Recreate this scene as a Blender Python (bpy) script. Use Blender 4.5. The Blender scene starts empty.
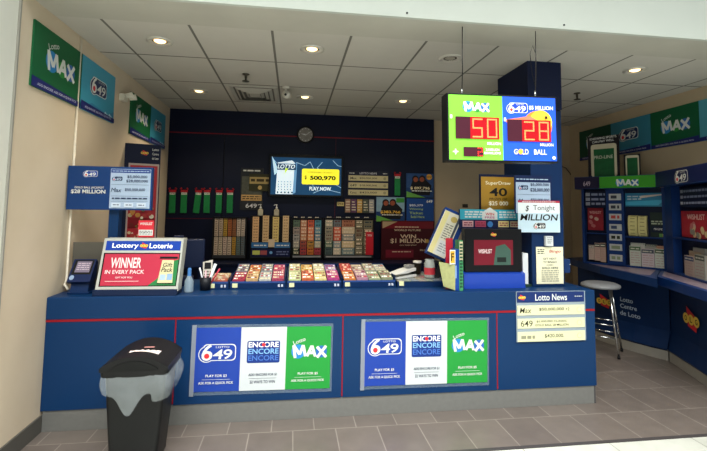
import bpy, bmesh, math, random
from mathutils import Vector, Matrix
random.seed(7)
sc = bpy.context.scene
COL = sc.collection
PI = math.pi

# ------------------------------------------------------------------ camera
F, CY, H = 432.6, 175.93, 1.55
ya, pi_, ro = math.radians(7.844), math.radians(4.3), math.radians(.757)
fwd = Vector((math.sin(ya)*math.cos(pi_), math.cos(ya)*math.cos(pi_), math.sin(pi_)))
rt0 = Vector((math.cos(ya), -math.sin(ya), 0)); up0 = rt0.cross(fwd)
rt = rt0*math.cos(ro) + up0*math.sin(ro); up = -rt0*math.sin(ro) + up0*math.cos(ro)
cd = bpy.data.cameras.new('camera'); cam = bpy.data.objects.new('camera', cd); COL.objects.link(cam)
m = Matrix((rt, up, -fwd)).transposed().to_4x4(); m.translation = Vector((0, 0, H)); cam.matrix_world = m
cd.sensor_width = 36; cd.lens = F/707*36; cd.shift_y = -(225.5-CY)/707; cd.clip_start = .05
sc.camera = cam

# ------------------------------------------------------------------ world, light, exposure
sc.view_settings.view_transform = 'Standard'; sc.view_settings.look = 'None'
sc.view_settings.gamma = 1; sc.view_settings.use_curve_mapping = False
sc.view_settings.exposure = -0.14
w = bpy.data.worlds.new('mall_ambience'); sc.world = w; w.use_nodes = True
w.node_tree.nodes['Background'].inputs[0].default_value = (.93, 1, .97, 1)
w.node_tree.nodes['Background'].inputs[1].default_value = 0.66
def area(name, loc, target, sx, sy, power, col):
    l = bpy.data.lights.new(name, 'AREA'); l.shape = 'RECTANGLE'; l.size = sx; l.size_y = sy; l.energy = power; l.color = col
    o = bpy.data.objects.new(name, l); COL.objects.link(o); o.location = loc
    o.rotation_euler = (Vector(target)-Vector(loc)).to_track_quat('-Z', 'Y').to_euler(); return o
area('mall_daylight_fill', (0.3, -.2, 6.2), (0.3, 1.9, 0), 6, 3, 95, (.97, 1, .96))  # added fill for daylight from the mall side, no skylight in view
sk = area('floor_bounce_fill', (0.3, -.3, 4.3), (0.3, .9, 0), 7, 3, 420, (1, .99, .95)); sk.data.spread = math.radians(95)  # added fill, brightens the mall floor so it bounces onto the ceiling

# ------------------------------------------------------------------ helpers
def hexc(h):
    h = h.lstrip('#'); c = [int(h[i:i+2], 16)/255 for i in (0, 2, 4)]
    return tuple(x/12.92 if x <= .04045 else ((x+.055)/1.055)**2.4 for x in c) + (1,)
MC = {}
def mat(h, rough=.5, metal=0, emit=0, alpha=1, noise=.06, nscale=9, trans=0, bump=0):
    k = (h, rough, metal, emit, alpha, noise, nscale, trans, bump)
    if k in MC: return MC[k]
    mt = bpy.data.materials.new('paint_'+h.strip('#')); mt.use_nodes = True; nt = mt.node_tree; b = nt.nodes['Principled BSDF']
    c = hexc(h); b.inputs['Roughness'].default_value = rough; b.inputs['Metallic'].default_value = metal
    if sum(c[:3]) < .45: b.inputs['Specular IOR Level'].default_value = .22
    if noise:
        tc = nt.nodes.new('ShaderNodeTexCoord'); n = nt.nodes.new('ShaderNodeTexNoise'); n.inputs['Scale'].default_value = nscale; n.inputs['Detail'].default_value = 4
        mx = nt.nodes.new('ShaderNodeMix'); mx.data_type = 'RGBA'
        mx.inputs[6].default_value = tuple(x*(1-noise) for x in c[:3])+(1,); mx.inputs[7].default_value = tuple(min(1, x*(1+noise)) for x in c[:3])+(1,)
        nt.links.new(tc.outputs['Object'], n.inputs['Vector']); nt.links.new(n.outputs['Fac'], mx.inputs[0]); nt.links.new(mx.outputs[2], b.inputs['Base Color'])
        if bump:
            bp = nt.nodes.new('ShaderNodeBump'); bp.inputs['Strength'].default_value = bump; bp.inputs['Distance'].default_value = .01
            nt.links.new(n.outputs['Fac'], bp.inputs['Height']); nt.links.new(bp.outputs[0], b.inputs['Normal'])
    else: b.inputs['Base Color'].default_value = c
    if emit:
        b.inputs['Emission Color'].default_value = c; b.inputs['Emission Strength'].default_value = emit
    if alpha < 1: b.inputs['Alpha'].default_value = alpha
    if trans: b.inputs['Transmission Weight'].default_value = trans
    MC[k] = mt; return mt

class MB:
    def __init__(s): s.v = []; s.f = []; s.mi = []; s.mats = []; s.sm = []
    def m(s, mt):
        if mt not in s.mats: s.mats.append(mt)
        return s.mats.index(mt)
    def add(s, vs, fs, mt, smooth=False):
        o = len(s.v); s.v += [tuple(v) for v in vs]; i = s.m(mt)
        for f in fs: s.f.append([o+k for k in f]); s.mi.append(i); s.sm.append(smooth)
        return s
    def box(s, x0, x1, y0, y1, z0, z1, mt, bev=0):
        if not bev:
            vs = [(x, y, z) for z in (z0, z1) for y in (y0, y1) for x in (x0, x1)]
            return s.add(vs, [(0, 2, 3, 1), (4, 5, 7, 6), (0, 1, 5, 4), (2, 6, 7, 3), (0, 4, 6, 2), (1, 3, 7, 5)], mt)
        bm = bmesh.new(); bmesh.ops.create_cube(bm, size=1)
        for v in bm.verts: v.co = Vector(((x0+x1)/2+v.co.x*(x1-x0), (y0+y1)/2+v.co.y*(y1-y0), (z0+z1)/2+v.co.z*(z1-z0)))
        bmesh.ops.bevel(bm, geom=list(bm.edges), offset=bev, segments=3, profile=.5, affect='EDGES')
        bm.verts.index_update(); s.add([v.co for v in bm.verts], [[v.index for v in f.verts] for f in bm.faces], mt, False); bm.free(); return s
    def hexa(s, lo, hi, mt):   # lo, hi: four points each, same order
        return s.add(list(lo)+list(hi), [(3, 2, 1, 0), (4, 5, 6, 7), (0, 1, 5, 4), (1, 2, 6, 5), (2, 3, 7, 6), (3, 0, 4, 7)], mt)
    def prism(s, pts, z0, z1, mt):
        n = len(pts)
        return s.add([(x, y, z0) for x, y in pts]+[(x, y, z1) for x, y in pts],
                     [list(range(n))[::-1], list(range(n, 2*n))]+[(i, (i+1) % n, n+(i+1) % n, n+i) for i in range(n)], mt)
    def prof(s, pts, x0, x1, mt):   # profile in (y,z) swept along x
        n = len(pts)
        return s.add([(x0, y, z) for y, z in pts]+[(x1, y, z) for y, z in pts],
                     [list(range(n)), list(range(n, 2*n))[::-1]]+[(i, n+i, n+(i+1) % n, (i+1) % n) for i in range(n)], mt)
    def tube(s, pts, r, mt, n=10, r1=None, caps=True):
        pts = [Vector(p) for p in pts]; rings = []
        for i, p in enumerate(pts):
            d = (pts[min(i+1, len(pts)-1)]-pts[max(i-1, 0)]).normalized()
            a = Vector((0, 0, 1)) if abs(d.z) < .9 else Vector((1, 0, 0)); u = d.cross(a).normalized(); v = d.cross(u)
            rr = r if r1 is None else r+(r1-r)*i/(len(pts)-1)
            rings.append([p+u*rr*math.cos(2*PI*k/n)+v*rr*math.sin(2*PI*k/n) for k in range(n)])
        vs = [q for R in rings for q in R]
        fs = [(i*n+k, i*n+(k+1) % n, (i+1)*n+(k+1) % n, (i+1)*n+k) for i in range(len(rings)-1) for k in range(n)]
        if caps: fs += [list(range(n))[::-1], list(range((len(rings)-1)*n, len(rings)*n))]
        return s.add(vs, fs, mt, True)
    def lathe(s, prof, mt, n=24, c=(0, 0, 0)):
        vs = [(c[0]+r*math.cos(2*PI*k/n), c[1]+r*math.sin(2*PI*k/n), c[2]+z) for r, z in prof for k in range(n)]
        fs = [(i*n+k, i*n+(k+1) % n, (i+1)*n+(k+1) % n, (i+1)*n+k) for i in range(len(prof)-1) for k in range(n)]
        return s.add(vs, fs, mt, True)
    def build(s, name, parent=None, loc=(0, 0, 0), rz=0):
        me = bpy.data.meshes.new(name); me.from_pydata(s.v, [], s.f)
        for mt in s.mats: me.materials.append(mt)
        for p, i, q in zip(me.polygons, s.mi, s.sm): p.material_index = i; p.use_smooth = q
        me.update()
        o = bpy.data.objects.new(name, me); COL.objects.link(o); o.location = loc; o.rotation_euler = (0, 0, rz)
        if parent: o.parent = parent
        return o
def tag(o, label, cat, group=None):
    o['label'] = label; o['category'] = cat
    if group: o['group'] = group
    return o
def struct(o): o['kind'] = 'structure'; return o
def thing(name, loc, label, cat, rz=0, group=None, rx=0):
    o = bpy.data.objects.new(name, None); COL.objects.link(o); o.location = loc; o.rotation_euler = (rx, 0, rz); o.empty_display_size = .1
    return tag(o, label, cat, group)
def copy_tree(o, loc=None, label=None, parent=None):
    c = o.copy(); COL.objects.link(c)
    if parent: c.parent = parent
    for ch in o.children: copy_tree(ch, parent=c)
    if loc: c.location = loc
    if label: c['label'] = label
    return c
def U(px, py, ax, val):       # where the sight line through a photo pixel meets a plane
    d = fwd + rt*(px-353.5)/F - up*(py-CY)/F; c = Vector((0, 0, H)); return c + d*((val-c[ax])/d[ax])
def RY(x0, y0, x1, y1, Y):    # a rectangle on the plane y=Y: x0,x1,z0,z1
    a, b, c, d = U(x0, y0, 1, Y), U(x1, y0, 1, Y), U(x0, y1, 1, Y), U(x1, y1, 1, Y)
    return (a.x+c.x)/2, (b.x+d.x)/2, (c.z+d.z)/2, (a.z+b.z)/2

TX = {}
def text_geo(s, bold):
    bold = bold*.4
    k = (s, bold)
    if k in TX: return TX[k]
    cu = bpy.data.curves.new('lettering', 'FONT'); cu.body = s; cu.size = 1; cu.offset = bold; cu.resolution_u = 3
    o = bpy.data.objects.new('lettering', cu); COL.objects.link(o)
    me = bpy.data.meshes.new_from_object(o.evaluated_get(bpy.context.evaluated_depsgraph_get()))
    vs = [(v.co.x, v.co.y) for v in me.vertices]; fs = [list(p.vertices) for p in me.polygons]
    bpy.data.objects.remove(o); bpy.data.curves.remove(cu); bpy.data.meshes.remove(me)
    x0 = min(v[0] for v in vs); x1 = max(v[0] for v in vs); y0 = min(v[1] for v in vs); y1 = max(v[1] for v in vs)
    TX[k] = ([((x-x0)/(x1-x0)-.5, (y-y0)/(y1-y0)-.5) for x, y in vs], fs); return TX[k]

class Face:
    """flat print on the -y side of a thing; x across, z up, each call one thin layer further out"""
    def __init__(s, parent, y=-.002, tf=None, step=.0004): s.p = parent; s.y = y; s.mb = MB(); s.step = step; s.tf = tf
    def put(s, pts, fs, mt):
        s.y -= s.step; vs = [(x, s.y, z) for x, z in pts]
        if s.tf: vs = [s.tf @ Vector(v) for v in vs]
        s.mb.add(vs, fs, mt); return s
    def poly(s, pts, mt): return s.put(pts, [list(range(len(pts)))], mt)
    def rect(s, x0, x1, z0, z1, mt): return s.poly([(x0, z0), (x1, z0), (x1, z1), (x0, z1)], mt)
    def disc(s, cx, cz, r, mt, rz=None, n=24): return s.poly([(cx+r*math.cos(2*PI*k/n), cz+(rz or r)*math.sin(2*PI*k/n)) for k in range(n)], mt)
    def rrect(s, x0, x1, z0, z1, r, mt):
        pts = []
        for cx, cz, a in ((x1-r, z1-r, 0), (x0+r, z1-r, 90), (x0+r, z0+r, 180), (x1-r, z0+r, 270)):
            for k in range(5): t = math.radians(a+k*22.5); pts.append((cx+r*math.cos(t), cz+r*math.sin(t)))
        return s.poly(pts, mt)
    def text(s, t, cx, cz, w, h, mt, bold=.02, rot=0, shear=0):
        vs, fs = text_geo(t, bold); c, sn = math.cos(rot), math.sin(rot)
        pts = []
        for x, z in vs: x, z = x*w+z*h*shear, z*h; pts.append((cx+x*c-z*sn, cz+x*sn+z*c))
        return s.put(pts, fs, mt)
    def lines(s, x0, x1, z0, z1, n, mt, fill=.45):   # rows of unreadably small print
        h = (z1-z0)/n; vs = []; fs = []; s.y -= s.step
        for i in range(n):
            x = x0
            while x < x1-h*.3:
                wd = min(h*random.uniform(.7, 2.2), x1-x); zz = z0+h*i+h*(1-fill)/2
                o = len(vs); vs += [(x, s.y, zz), (x+wd, s.y, zz), (x+wd, s.y, zz+h*fill), (x, s.y, zz+h*fill)]; fs.append((o, o+1, o+2, o+3)); x += wd+h*.35
        if s.tf: vs = [s.tf @ Vector(v) for v in vs]
        s.mb.add(vs, fs, mt); return s
    def flush(s, name, label=None):
        o = s.mb.build(name, s.p); s.mb = MB()
        if label: o['label'] = label
        return o

WHITE = mat('#dcdfdc', .5, noise=0); BLACK = mat('#101010', .5, noise=0); RED = mat('#cf2030', .5, noise=0)
def logo649(f, cx, cz, w, fg=None, bg=None, e=0, plain=False):
    fg = fg or WHITE; bg = bg or mat('#1f3f9c', .5, noise=0); h = w*.52; t = w*.022
    x0, x1 = cx-w/2, cx+w/2
    if not plain:
        for g, mm in ((0, fg), (t, bg)):
            f.rrect(x0+w*.12+g, x1-g, cz-h*.40+g, cz+h*.46-g, h*.2, mm); f.disc(x0+w*.22, cz-h*.06, w*.22-g, mm)
    f.text('6', x0+w*.24, cz+.02*w, w*.29, h*.86, fg, .035, shear=.12)
    f.disc(x0+w*.225, cz-h*.15, w*.07, mat('#d8232e', .5, noise=0, emit=e))
    f.text('4', x0+w*.53, cz-h*.06, w*.26, h*.5, fg, .03, shear=.12)
    f.text('9', x0+w*.78, cz-h*.06, w*.24, h*.5, fg, .03, shear=.12)
    f.text('LOTTO', x0+w*.64, cz+h*.31, w*.36, h*.1, fg, .01)
def logomax(f, cx, cz, w, e=0, discs=True, fg=None, lotto=True):
    fg = fg or WHITE; h = w*.42; t = w*.075
    if discs:
        f.disc(cx-w*.3, cz, w*.19, mat('#1f7fc0', .5, noise=0, emit=e)); f.disc(cx+w*.33, cz-w*.01, w*.16, mat('#1d5fae', .5, noise=0, emit=e)); f.disc(cx+w*.04, cz-w*.04, w*.15, mat('#2f8a3a', .5, noise=0, emit=e))
    def st(a, b):   # one broad stroke
        ax, az, bx_, bz = cx+a[0]*w, cz+a[1]*w, cx+b[0]*w, cz+b[1]*w; d = Vector((-(bz-az), bx_-ax)).normalized()*t/2
        f.y += f.step*.8; f.poly([(ax-d.x, az-d.y), (ax+d.x, az+d.y), (bx_+d.x, bz+d.y), (bx_-d.x, bz-d.y)], fg)
    for p in (((-.38, -.17), (-.43, .17)), ((-.43, .17), (-.26, -.08)), ((-.26, -.08), (-.17, .17)), ((-.17, .17), (-.1, -.13)),
              ((-.06, -.13), (.07, .15)), ((.07, .15), (.17, -.14)), ((-.01, -.04), (.13, -.04)), ((.21, .12), (.47, -.16)), ((.46, .14), (.22, -.17))): st(*p)
    f.y -= f.step
    if lotto: f.text('Lotto', cx-w*.28, cz+h*.68, w*.34, h*.24, fg, .01, rot=.35)
def olg(f, cx, cz, w):
    f.poly([(cx-w*.28, cz+w*.42), (cx+w*.4, cz+w*.1), (cx+w*.3, cz-w*.36), (cx-w*.22, cz-w*.25)], RED)
    for i, c in enumerate('OLG'):
        x = cx+(i-1)*w*.33; f.disc(x, cz, w*.18, mat('#e8c24a', .5, noise=0)); f.text(c, x, cz, w*.14, w*.18, BLACK, .04)
def poster(name, loc, w, h, label, cat, rz=0, t=.006, base='#12306e', group=None, frame=None):
    b = MB(); b.box(-w/2, w/2, -t, 0, 0, h, mat(base, .5))
    o = b.build(name, None, loc, rz); tag(o, label, cat, group); return o, Face(o, -t)
def back(px, Y, name, label, cat, t=.006, base='#12306e', group=None):
    x0, x1, z0, z1 = RY(*px, Y); o, f = poster(name, ((x0+x1)/2, Y, z0), x1-x0, z1-z0, label, cat, 0, t, base, group)
    return o, f, (x1-x0), (z1-z0)

NAVY = mat('#060f2a', .45, nscale=3, noise=.12); BLUE = mat('#08305a', .42, nscale=2.5, noise=.08); BLUE2 = mat('#082852', .4, nscale=4)
STEEL = mat('#7c7d7a', .42, .35, nscale=30, noise=.1); CHROME = mat('#c9cccd', .15, 1, noise=0); REDL = mat('#8c1220', .5, noise=0)
DARK = mat('#141519', .45, noise=.1); CLEAR = mat('#dfe8ea', .08, alpha=.22, noise=0)

# ------------------------------------------------------------------ structure
def surf_mat(name, c1, c2, scale, rough=.85, bump=.15):
    mt = bpy.data.materials.new(name); mt.use_nodes = True; nt = mt.node_tree; b = nt.nodes['Principled BSDF']; b.inputs['Roughness'].default_value = rough
    tc = nt.nodes.new('ShaderNodeTexCoord'); n = nt.nodes.new('ShaderNodeTexNoise'); n.inputs['Scale'].default_value = scale; n.inputs['Detail'].default_value = 8
    r = nt.nodes.new('ShaderNodeValToRGB'); r.color_ramp.elements[0].position = .3; r.color_ramp.elements[1].position = .7
    r.color_ramp.elements[0].color = hexc(c1); r.color_ramp.elements[1].color = hexc(c2)
    n2 = nt.nodes.new('ShaderNodeTexNoise'); n2.inputs['Scale'].default_value = 180
    bp = nt.nodes.new('ShaderNodeBump'); bp.inputs['Strength'].default_value = bump; bp.inputs['Distance'].default_value = .004
    L = nt.links.new; L(tc.outputs['Object'], n.inputs['Vector']); L(tc.outputs['Object'], n2.inputs['Vector']); L(n.outputs['Fac'], r.inputs[0]); L(r.outputs[0], b.inputs['Base Color'])
    L(n2.outputs['Fac'], bp.inputs['Height']); L(bp.outputs[0], b.inputs['Normal']); return mt
def tile_mat(name, c1, c2, grout, bw, rh, off, ox, oy, mort, rough=.35, mixf=.35):
    mt = bpy.data.materials.new(name); mt.use_nodes = True; nt = mt.node_tree; b = nt.nodes['Principled BSDF']; b.inputs['Roughness'].default_value = rough
    tc = nt.nodes.new('ShaderNodeTexCoord'); mp = nt.nodes.new('ShaderNodeMapping'); mp.inputs['Location'].default_value = (ox, oy, 0)
    br = nt.nodes.new('ShaderNodeTexBrick'); br.offset = off; br.squash = 1
    br.inputs['Color1'].default_value = hexc(c1); br.inputs['Color2'].default_value = hexc(c2); br.inputs['Mortar'].default_value = hexc(grout)
    br.inputs['Scale'].default_value = 1; br.inputs['Mortar Size'].default_value = mort; br.inputs['Mortar Smooth'].default_value = .2; br.inputs['Brick Width'].default_value = bw; br.inputs['Row Height'].default_value = rh; br.inputs['Bias'].default_value = 0
    n = nt.nodes.new('ShaderNodeTexNoise'); n.inputs['Scale'].default_value = 7; n.inputs['Detail'].default_value = 8
    mx = nt.nodes.new('ShaderNodeMix'); mx.data_type = 'RGBA'; mx.blend_type = 'MULTIPLY'; mx.inputs[0].default_value = mixf
    bp = nt.nodes.new('ShaderNodeBump'); bp.inputs['Strength'].default_value = .3; bp.inputs['Distance'].default_value = .002; bp.invert = True
    L = nt.links.new; L(tc.outputs['Object'], mp.inputs[0]); L(mp.outputs[0], br.inputs['Vector']); L(tc.outputs['Object'], n.inputs['Vector'])
    L(br.outputs['Color'], mx.inputs[6]); L(n.outputs['Fac'], mx.inputs[7]); L(mx.outputs[2], b.inputs['Base Color']); L(br.outputs['Fac'], bp.inputs['Height']); L(bp.outputs[0], b.inputs['Normal'])
    return mt
XL, XR, YB, ZC, YF, ZT = -1.68, 4.2, 6.05, 2.866, 3.32, .905
FT = tile_mat('kiosk_floor_tile', '#6a615b', '#736a63', '#918880', .298, .392, .5, -.033, -.028, .004)
MF = tile_mat('mall_floor_tile', '#c9cbc0', '#cfd1c7', '#85857c', .62, .62, 0, -.28, .05, .003, .3)
CT = tile_mat('ceiling_tile', '#c0bdb4', '#c4c1b8', '#6c6a63', .597, .788, 0, .785, .035, .011, .9, .08)
WL = surf_mat('beige_plaster', '#cbbba2', '#d4c5ae', 2.2); WB = surf_mat('taupe_plaster', '#b3a186', '#bba98e', 2.2); WP = surf_mat('mall_lit_plaster', '#d6d6cb', '#dcdcd2', 2)
SOF = surf_mat('soffit_paint', '#b3b1a6', '#bab8ad', 3); FAS = surf_mat('fascia_paint', '#bcc2bb', '#c2c8c1', 1.5)
b = MB(); b.box(XL-.1, 4.4, 2.80, 6.2, -.1, 0, FT); struct(b.build('floor'))
b = MB(); b.box(-6, 8, -5, 2.765, -.1, 0, MF); struct(b.build('floor'))
b = MB(); b.box(-6, 8, 2.765, 2.80, -.1, .002, mat('#4c4848', .4, .3)); struct(b.build('trim_1'))
b = MB(); b.box(XL-.1, 4.4, 3.19, 6.2, ZC, ZC+.1, CT); struct(b.build('ceiling'))
b = MB(); b.box(XL-.4, 8, 2.83, 3.19, ZC-.002, ZC+.1, SOF); struct(b.build('trim_2'))
b = MB(); b.box(-6, 8, 2.80, 2.83, ZC-.004, 4.4, FAS)
for px, py in ((407, 13), (564, 25), (120, -6)):
    q = U(px, py, 1, 2.8); b.tube([(q.x, 2.797, q.z), (q.x, 2.803, q.z)], .007, DARK)
struct(b.build('trim_3'))
b = MB(); b.box(XL-.1, XL, 2.83, 6.2, 0, ZC, WL); struct(b.build('wall_left'))
b = MB(); b.box(XL-.1, XL, 1.2, 2.822, 0, 4.4, WP); struct(b.build('wall_left'))  # whiter colour here stands in for brighter mall light on this wall end
b = MB(); b.box(XL, XL+.012, 1.2, 3.34, 0, .112, mat('#55534e', .5)); b.box(XL-.02, XL+.013, 2.8, 2.812, .112, 2.86, mat('#8f8d84', .6)); struct(b.build('baseboard_left'))
b = MB(); b.box(XL-.1, 4.3, 6.1, 6.2, 0, ZC, WB); struct(b.build('wall_back'))
b = MB(); b.box(XR, XR+.1, 2.83, 6.2, 0, ZC, WB); struct(b.build('wall_right'))
# blue panelling on the back wall with its grooves and red lines
b = MB()
b.box(XL, -.957, 6.05, 6.1, 0, 2.538, NAVY); b.box(-.945, 2.015, 6.05, 6.1, 0, 2.538, NAVY); b.box(XL, 2.015, 6.05, 6.1, 2.55, ZC, NAVY)
b.box(XL, 2.015, 6.075, 6.1, 0, 2.7, DARK)
po = b.build('wall_panelling'); tag(po, 'dark navy blue panelling covering the back wall behind the lottery displays', 'wall panelling')
b = MB(); b.box(XL, 2.017, 6.046, 6.06, 2.538, 2.55, REDL); b.build('red_strip', po)
b = MB(); b.box(.572, .580, 6.047, 6.06, 1.4, 2.538, mat('#4a1020', .5, noise=0)); b.build('red_strip', po)
b = MB(); b.box(XL, 2.017, 6.047, 6.06, 1.385, 1.391, mat('#5a1020', .5, noise=0)); b.build('red_strip', po)

# column
b = MB(); b.box(2.035, 2.335, 3.50, 3.98, ZT, 2.44, BLUE2, .006); colo = b.build('column')
tag(colo, 'square blue clad column standing on the counter and reaching the ceiling', 'column')
b = MB(); b.box(2.005, 2.325, 3.47, 4.03, 2.44, ZC-.001, mat('#0e1838', .5), .004); b.build('top_casing', colo)

# ------------------------------------------------------------------ main counter
sc_ = thing('service_counter', (0.4, YF, 0), 'long blue service counter with red inlay lines and steel kickplate', 'counter')
def cpart(mb, nm, par=sc_): o = mb.build(nm, par, (-.4, -YF, 0)); return o
CR = 2.475
b = MB(); b.box(XL+.002, CR-.01, YF+.02, 4.0, .14, ZT-.165, BLUE); cpart(b, 'body')
b = MB(); b.prof([(YF, ZT-.005), (YF+.006, ZT), (4.05, ZT), (4.05, ZT-.15), (YF, ZT-.15)], XL+.002, CR, BLUE); cpart(b, 'countertop')
b = MB()
for x0, x1 in ((XL+.002, -.822), (-.812, .387), (.397, 1.618), (1.628, CR)): b.box(x0, x1, YF+.004, YF+.03, .142, ZT-.167, BLUE)
cpart(b, 'front_panel')
b = MB(); b.box(XL+.002, CR-.001, YF+.001, YF+.05, ZT-.168, ZT-.152, REDL); cpart(b, 'red_strip')
for x in (-.817, .392, 1.623): b = MB(); b.box(x-.004, x+.004, YF+.002, YF+.03, .15, ZT-.166, REDL); cpart(b, 'red_strip')
b = MB(); b.box(XL+.014, CR-.02, YF+.012, 3.98, .001, .141, STEEL); b.box(CR-.02, CR-.005, YF+.012, 3.98, .001, .141, mat('#4b4a4a', .5)); cpart(b, 'kickplate')

# two banner trios taped to the counter front
def trio(px, tilt, label):
    x0, x1, z0, z1 = RY(*px, YF); w, h = x1-x0, z1-z0
    o = thing('counter_banner', ((x0+x1)/2, YF+.003, z0), label, 'banner', group='three panel lottery banners on the counter front'); o.rotation_euler[1] = tilt
    b = MB(); b.box(-w/2-.02, w/2+.015, -.0035, -.001, -.025, h+.02, mat('#8fa2b4', .12, alpha=.18, noise=0)); b.build('plastic_sleeve', o)
    b = MB(); b.box(-w/2-.018, -w/2+.012, -.0052, -.0036, -.03, h+.02, mat('#8e96a4', .25, alpha=.75, noise=0)); b.build('tape', o)
    for i, (c, nm) in enumerate((('#1f3f9c', 'blue'), ('#c6cdd0', 'white'), ('#23903a', 'green'))):
        ww = w/3; p = MB(); p.box(-w/2+i*ww, -w/2+(i+1)*ww, -.005, -.0036, 0, h, mat(c, .35, noise=.03)); po = p.build('panel', o); po['label'] = nm+' banner panel'
        f = Face(po, -.005); cx = -w/2+(i+.5)*ww
        if i == 0: logo649(f, cx+.0, h*.6, ww*.8, bg=mat('#1f3f9c', .35, noise=0)); tx = ('PLAY FOR $3', 'ASK FOR A QUICK PICK'); c = WHITE
        elif i == 1:
            f.rrect(cx-ww*.36, cx+ww*.36, h*.43, h*.78, .012, mat('#16337c', .4, noise=0))
            for k, cc in enumerate(('#ffffff', '#7fb4e4', '#3f6cc0')): f.text('ENCORE', cx, h*(.72-.105*k), ww*.66, h*.085, mat(cc, .4, noise=0), .04)
            f.disc(cx+ww*.0, h*.72, h*.03, RED); tx = ('ADD ENCORE FOR $1', '22 WAYS TO WIN'); c = mat('#2a3550', .5, noise=0)
        else: logomax(f, cx+.005, h*.6, ww*.82); tx = ('PLAY FOR $5', 'ASK FOR A QUICK PICK'); c = WHITE
        f.flush('logo'); f.text(tx[0], cx, h*.245, ww*(.45 if i != 1 else .62), h*.045, c, .03); f.text(tx[1], cx, h*.135, ww*(.74 if i != 1 else .55), h*.045, c, .03)
        f.rect(cx-ww*.3, cx+ww*.3, h*.188, h*.192, c); f.flush('lettering')
trio((193, 327, 330, 390), .012, 'three panel banner on the counter front, the one next to the waste bin')
trio((363, 321, 487, 384), .008, 'three panel banner on the counter front, the one nearer the lotto news board')

# lotto news board on the counter
x0, x1, z0, z1 = RY(516, 291, 585, 341, YF); w_, h_ = x1-x0, z1-z0
nb = thing('news_board', ((x0+x1)/2, YF-.001, z0), 'clear plastic board with blue header and three cream jackpot strips on counter end', 'board')
b = MB(); b.box(-w_/2, w_/2, -.006, 0, 0, h_, mat('#9aa9b4', .2, alpha=.8, noise=0)); b.build('backing', nb)
b = MB(); b.box(-w_/2+.005, w_/2-.01, -.008, -.006, h_*.78, h_*.99, mat('#1b2f66', .35)); o = b.build('header', nb)
f = Face(o, -.008); f.text('Lotto News', 0, h_*.88, w_*.46, h_*.13, WHITE, .03); olg(f, -w_*.42, h_*.88, w_*.1); f.lines(w_*.34, w_*.45, h_*.88, h_*.91, 1, WHITE); f.flush('lettering')
for i, (l, t1, t2) in enumerate((('M', '$50,000,000', '+2 MAXMILLIONS'), ('6', '$5,000,000 CLASSIC', 'GOLD BALL 28 MILLION'), ('E', '$420,000.', ''))):
    za = h_*(.53-.26*i); b = MB(); b.box(-w_/2+.008, w_/2-.012, -.010, -.006, za, za+h_*.19, mat('#dcdbb0', .5, noise=.02)); o = b.build('jackpot_strip', nb); f = Face(o, -.010)
    dk = mat('#38382c', .6, noise=0)
    if l == 'M': f.text('Max', -w_*.37, za+h_*.095, w_*.16, h_*.11, dk, .01, shear=.2); f.text(t1, -w_*.0, za+h_*.11, w_*.36, h_*.07, dk, .02); f.text('+2', w_*.23, za+h_*.11, w_*.06, h_*.06, dk)
    elif l == '6': f.text('649', -w_*.36, za+h_*.095, w_*.17, h_*.12, dk, .01); f.text(t1, .0, za+h_*.13, w_*.44, h_*.045, dk); f.text(t2, 0, za+h_*.06, w_*.48, h_*.045, dk)
    else: f.lines(-w_*.44, -w_*.22, za+h_*.05, za+h_*.12, 1, mat('#8d8d74', .6, noise=0), .9); f.text(t1, .02, za+h_*.1, w_*.28, h_*.08, dk, .02)
    f.disc(w_*.4, za+h_*.095, h_*.055, mat('#b5b48c', .5, noise=0)); f.disc(w_*.4, za+h_*.095, h_*.045, mat('#e4e3b4', .5, noise=0)); f.flush('lettering')

# ------------------------------------------------------------------ waste bin
bx = thing('waste_bin', (-.905, 2.93, 0), 'black plastic swing top waste bin with clear liner in front of the counter', 'waste bin')
BK = mat('#0f1011', .42, nscale=14, noise=.2); BKL = mat('#141415', .5, nscale=20, noise=.2)
def rr(wx, wy, r, n=5):
    pts = []
    for cx, cy, a in ((wx-r, wy-r, 0), (-wx+r, wy-r, 90), (-wx+r, -wy+r, 180), (wx-r, -wy+r, 270)):
        for k in range(n): t = math.radians(a+k*90/(n-1)); pts.append((cx+r*math.cos(t), cy+r*math.sin(t)))
    return pts
def even(pts, n):
    P = [Vector(p) for p in pts]+[Vector(pts[0])]; L = [0]
    for a, b in zip(P, P[1:]): L.append(L[-1]+(b-a).length)
    out = []; k = 0
    for i in range(n):
        t = L[-1]*i/n
        while L[k+1] < t: k += 1
        q = P[k].lerp(P[k+1], (t-L[k])/(L[k+1]-L[k])); out.append((q.x, q.y))
    return out
def loft(mb, rings, mt, cap0=True, cap1=True, smooth=True):
    n = len(rings[0]); vs = [p for R in rings for p in R]
    fs = [(i*n+k, i*n+(k+1) % n, (i+1)*n+(k+1) % n, (i+1)*n+k) for i in range(len(rings)-1) for k in range(n)]
    mb.add(vs, fs, mt, smooth)
    if cap0: mb.add(rings[0], [list(range(n))[::-1]], mt)
    if cap1: mb.add(rings[-1], [list(range(n))], mt)
b = MB(); loft(b, [[(x, y, z) for x, y in rr(wx, wy, r)] for z, wx, wy, r in ((0, .145, .13, .03), (.02, .155, .14, .035), (.3, .178, .155, .035), (.585, .2, .172, .04), (.6, .205, .178, .04))], BK); b.build('body', bx)
b = MB(); rings = []
for z, s_ in ((.585, 1.05), (.60, 1.07), (.625, 1.07)): rings.append([(x, y, z) for x, y in rr(.208*s_, .185*s_, .04)])
loft(b, rings, BKL, True, False)
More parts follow.
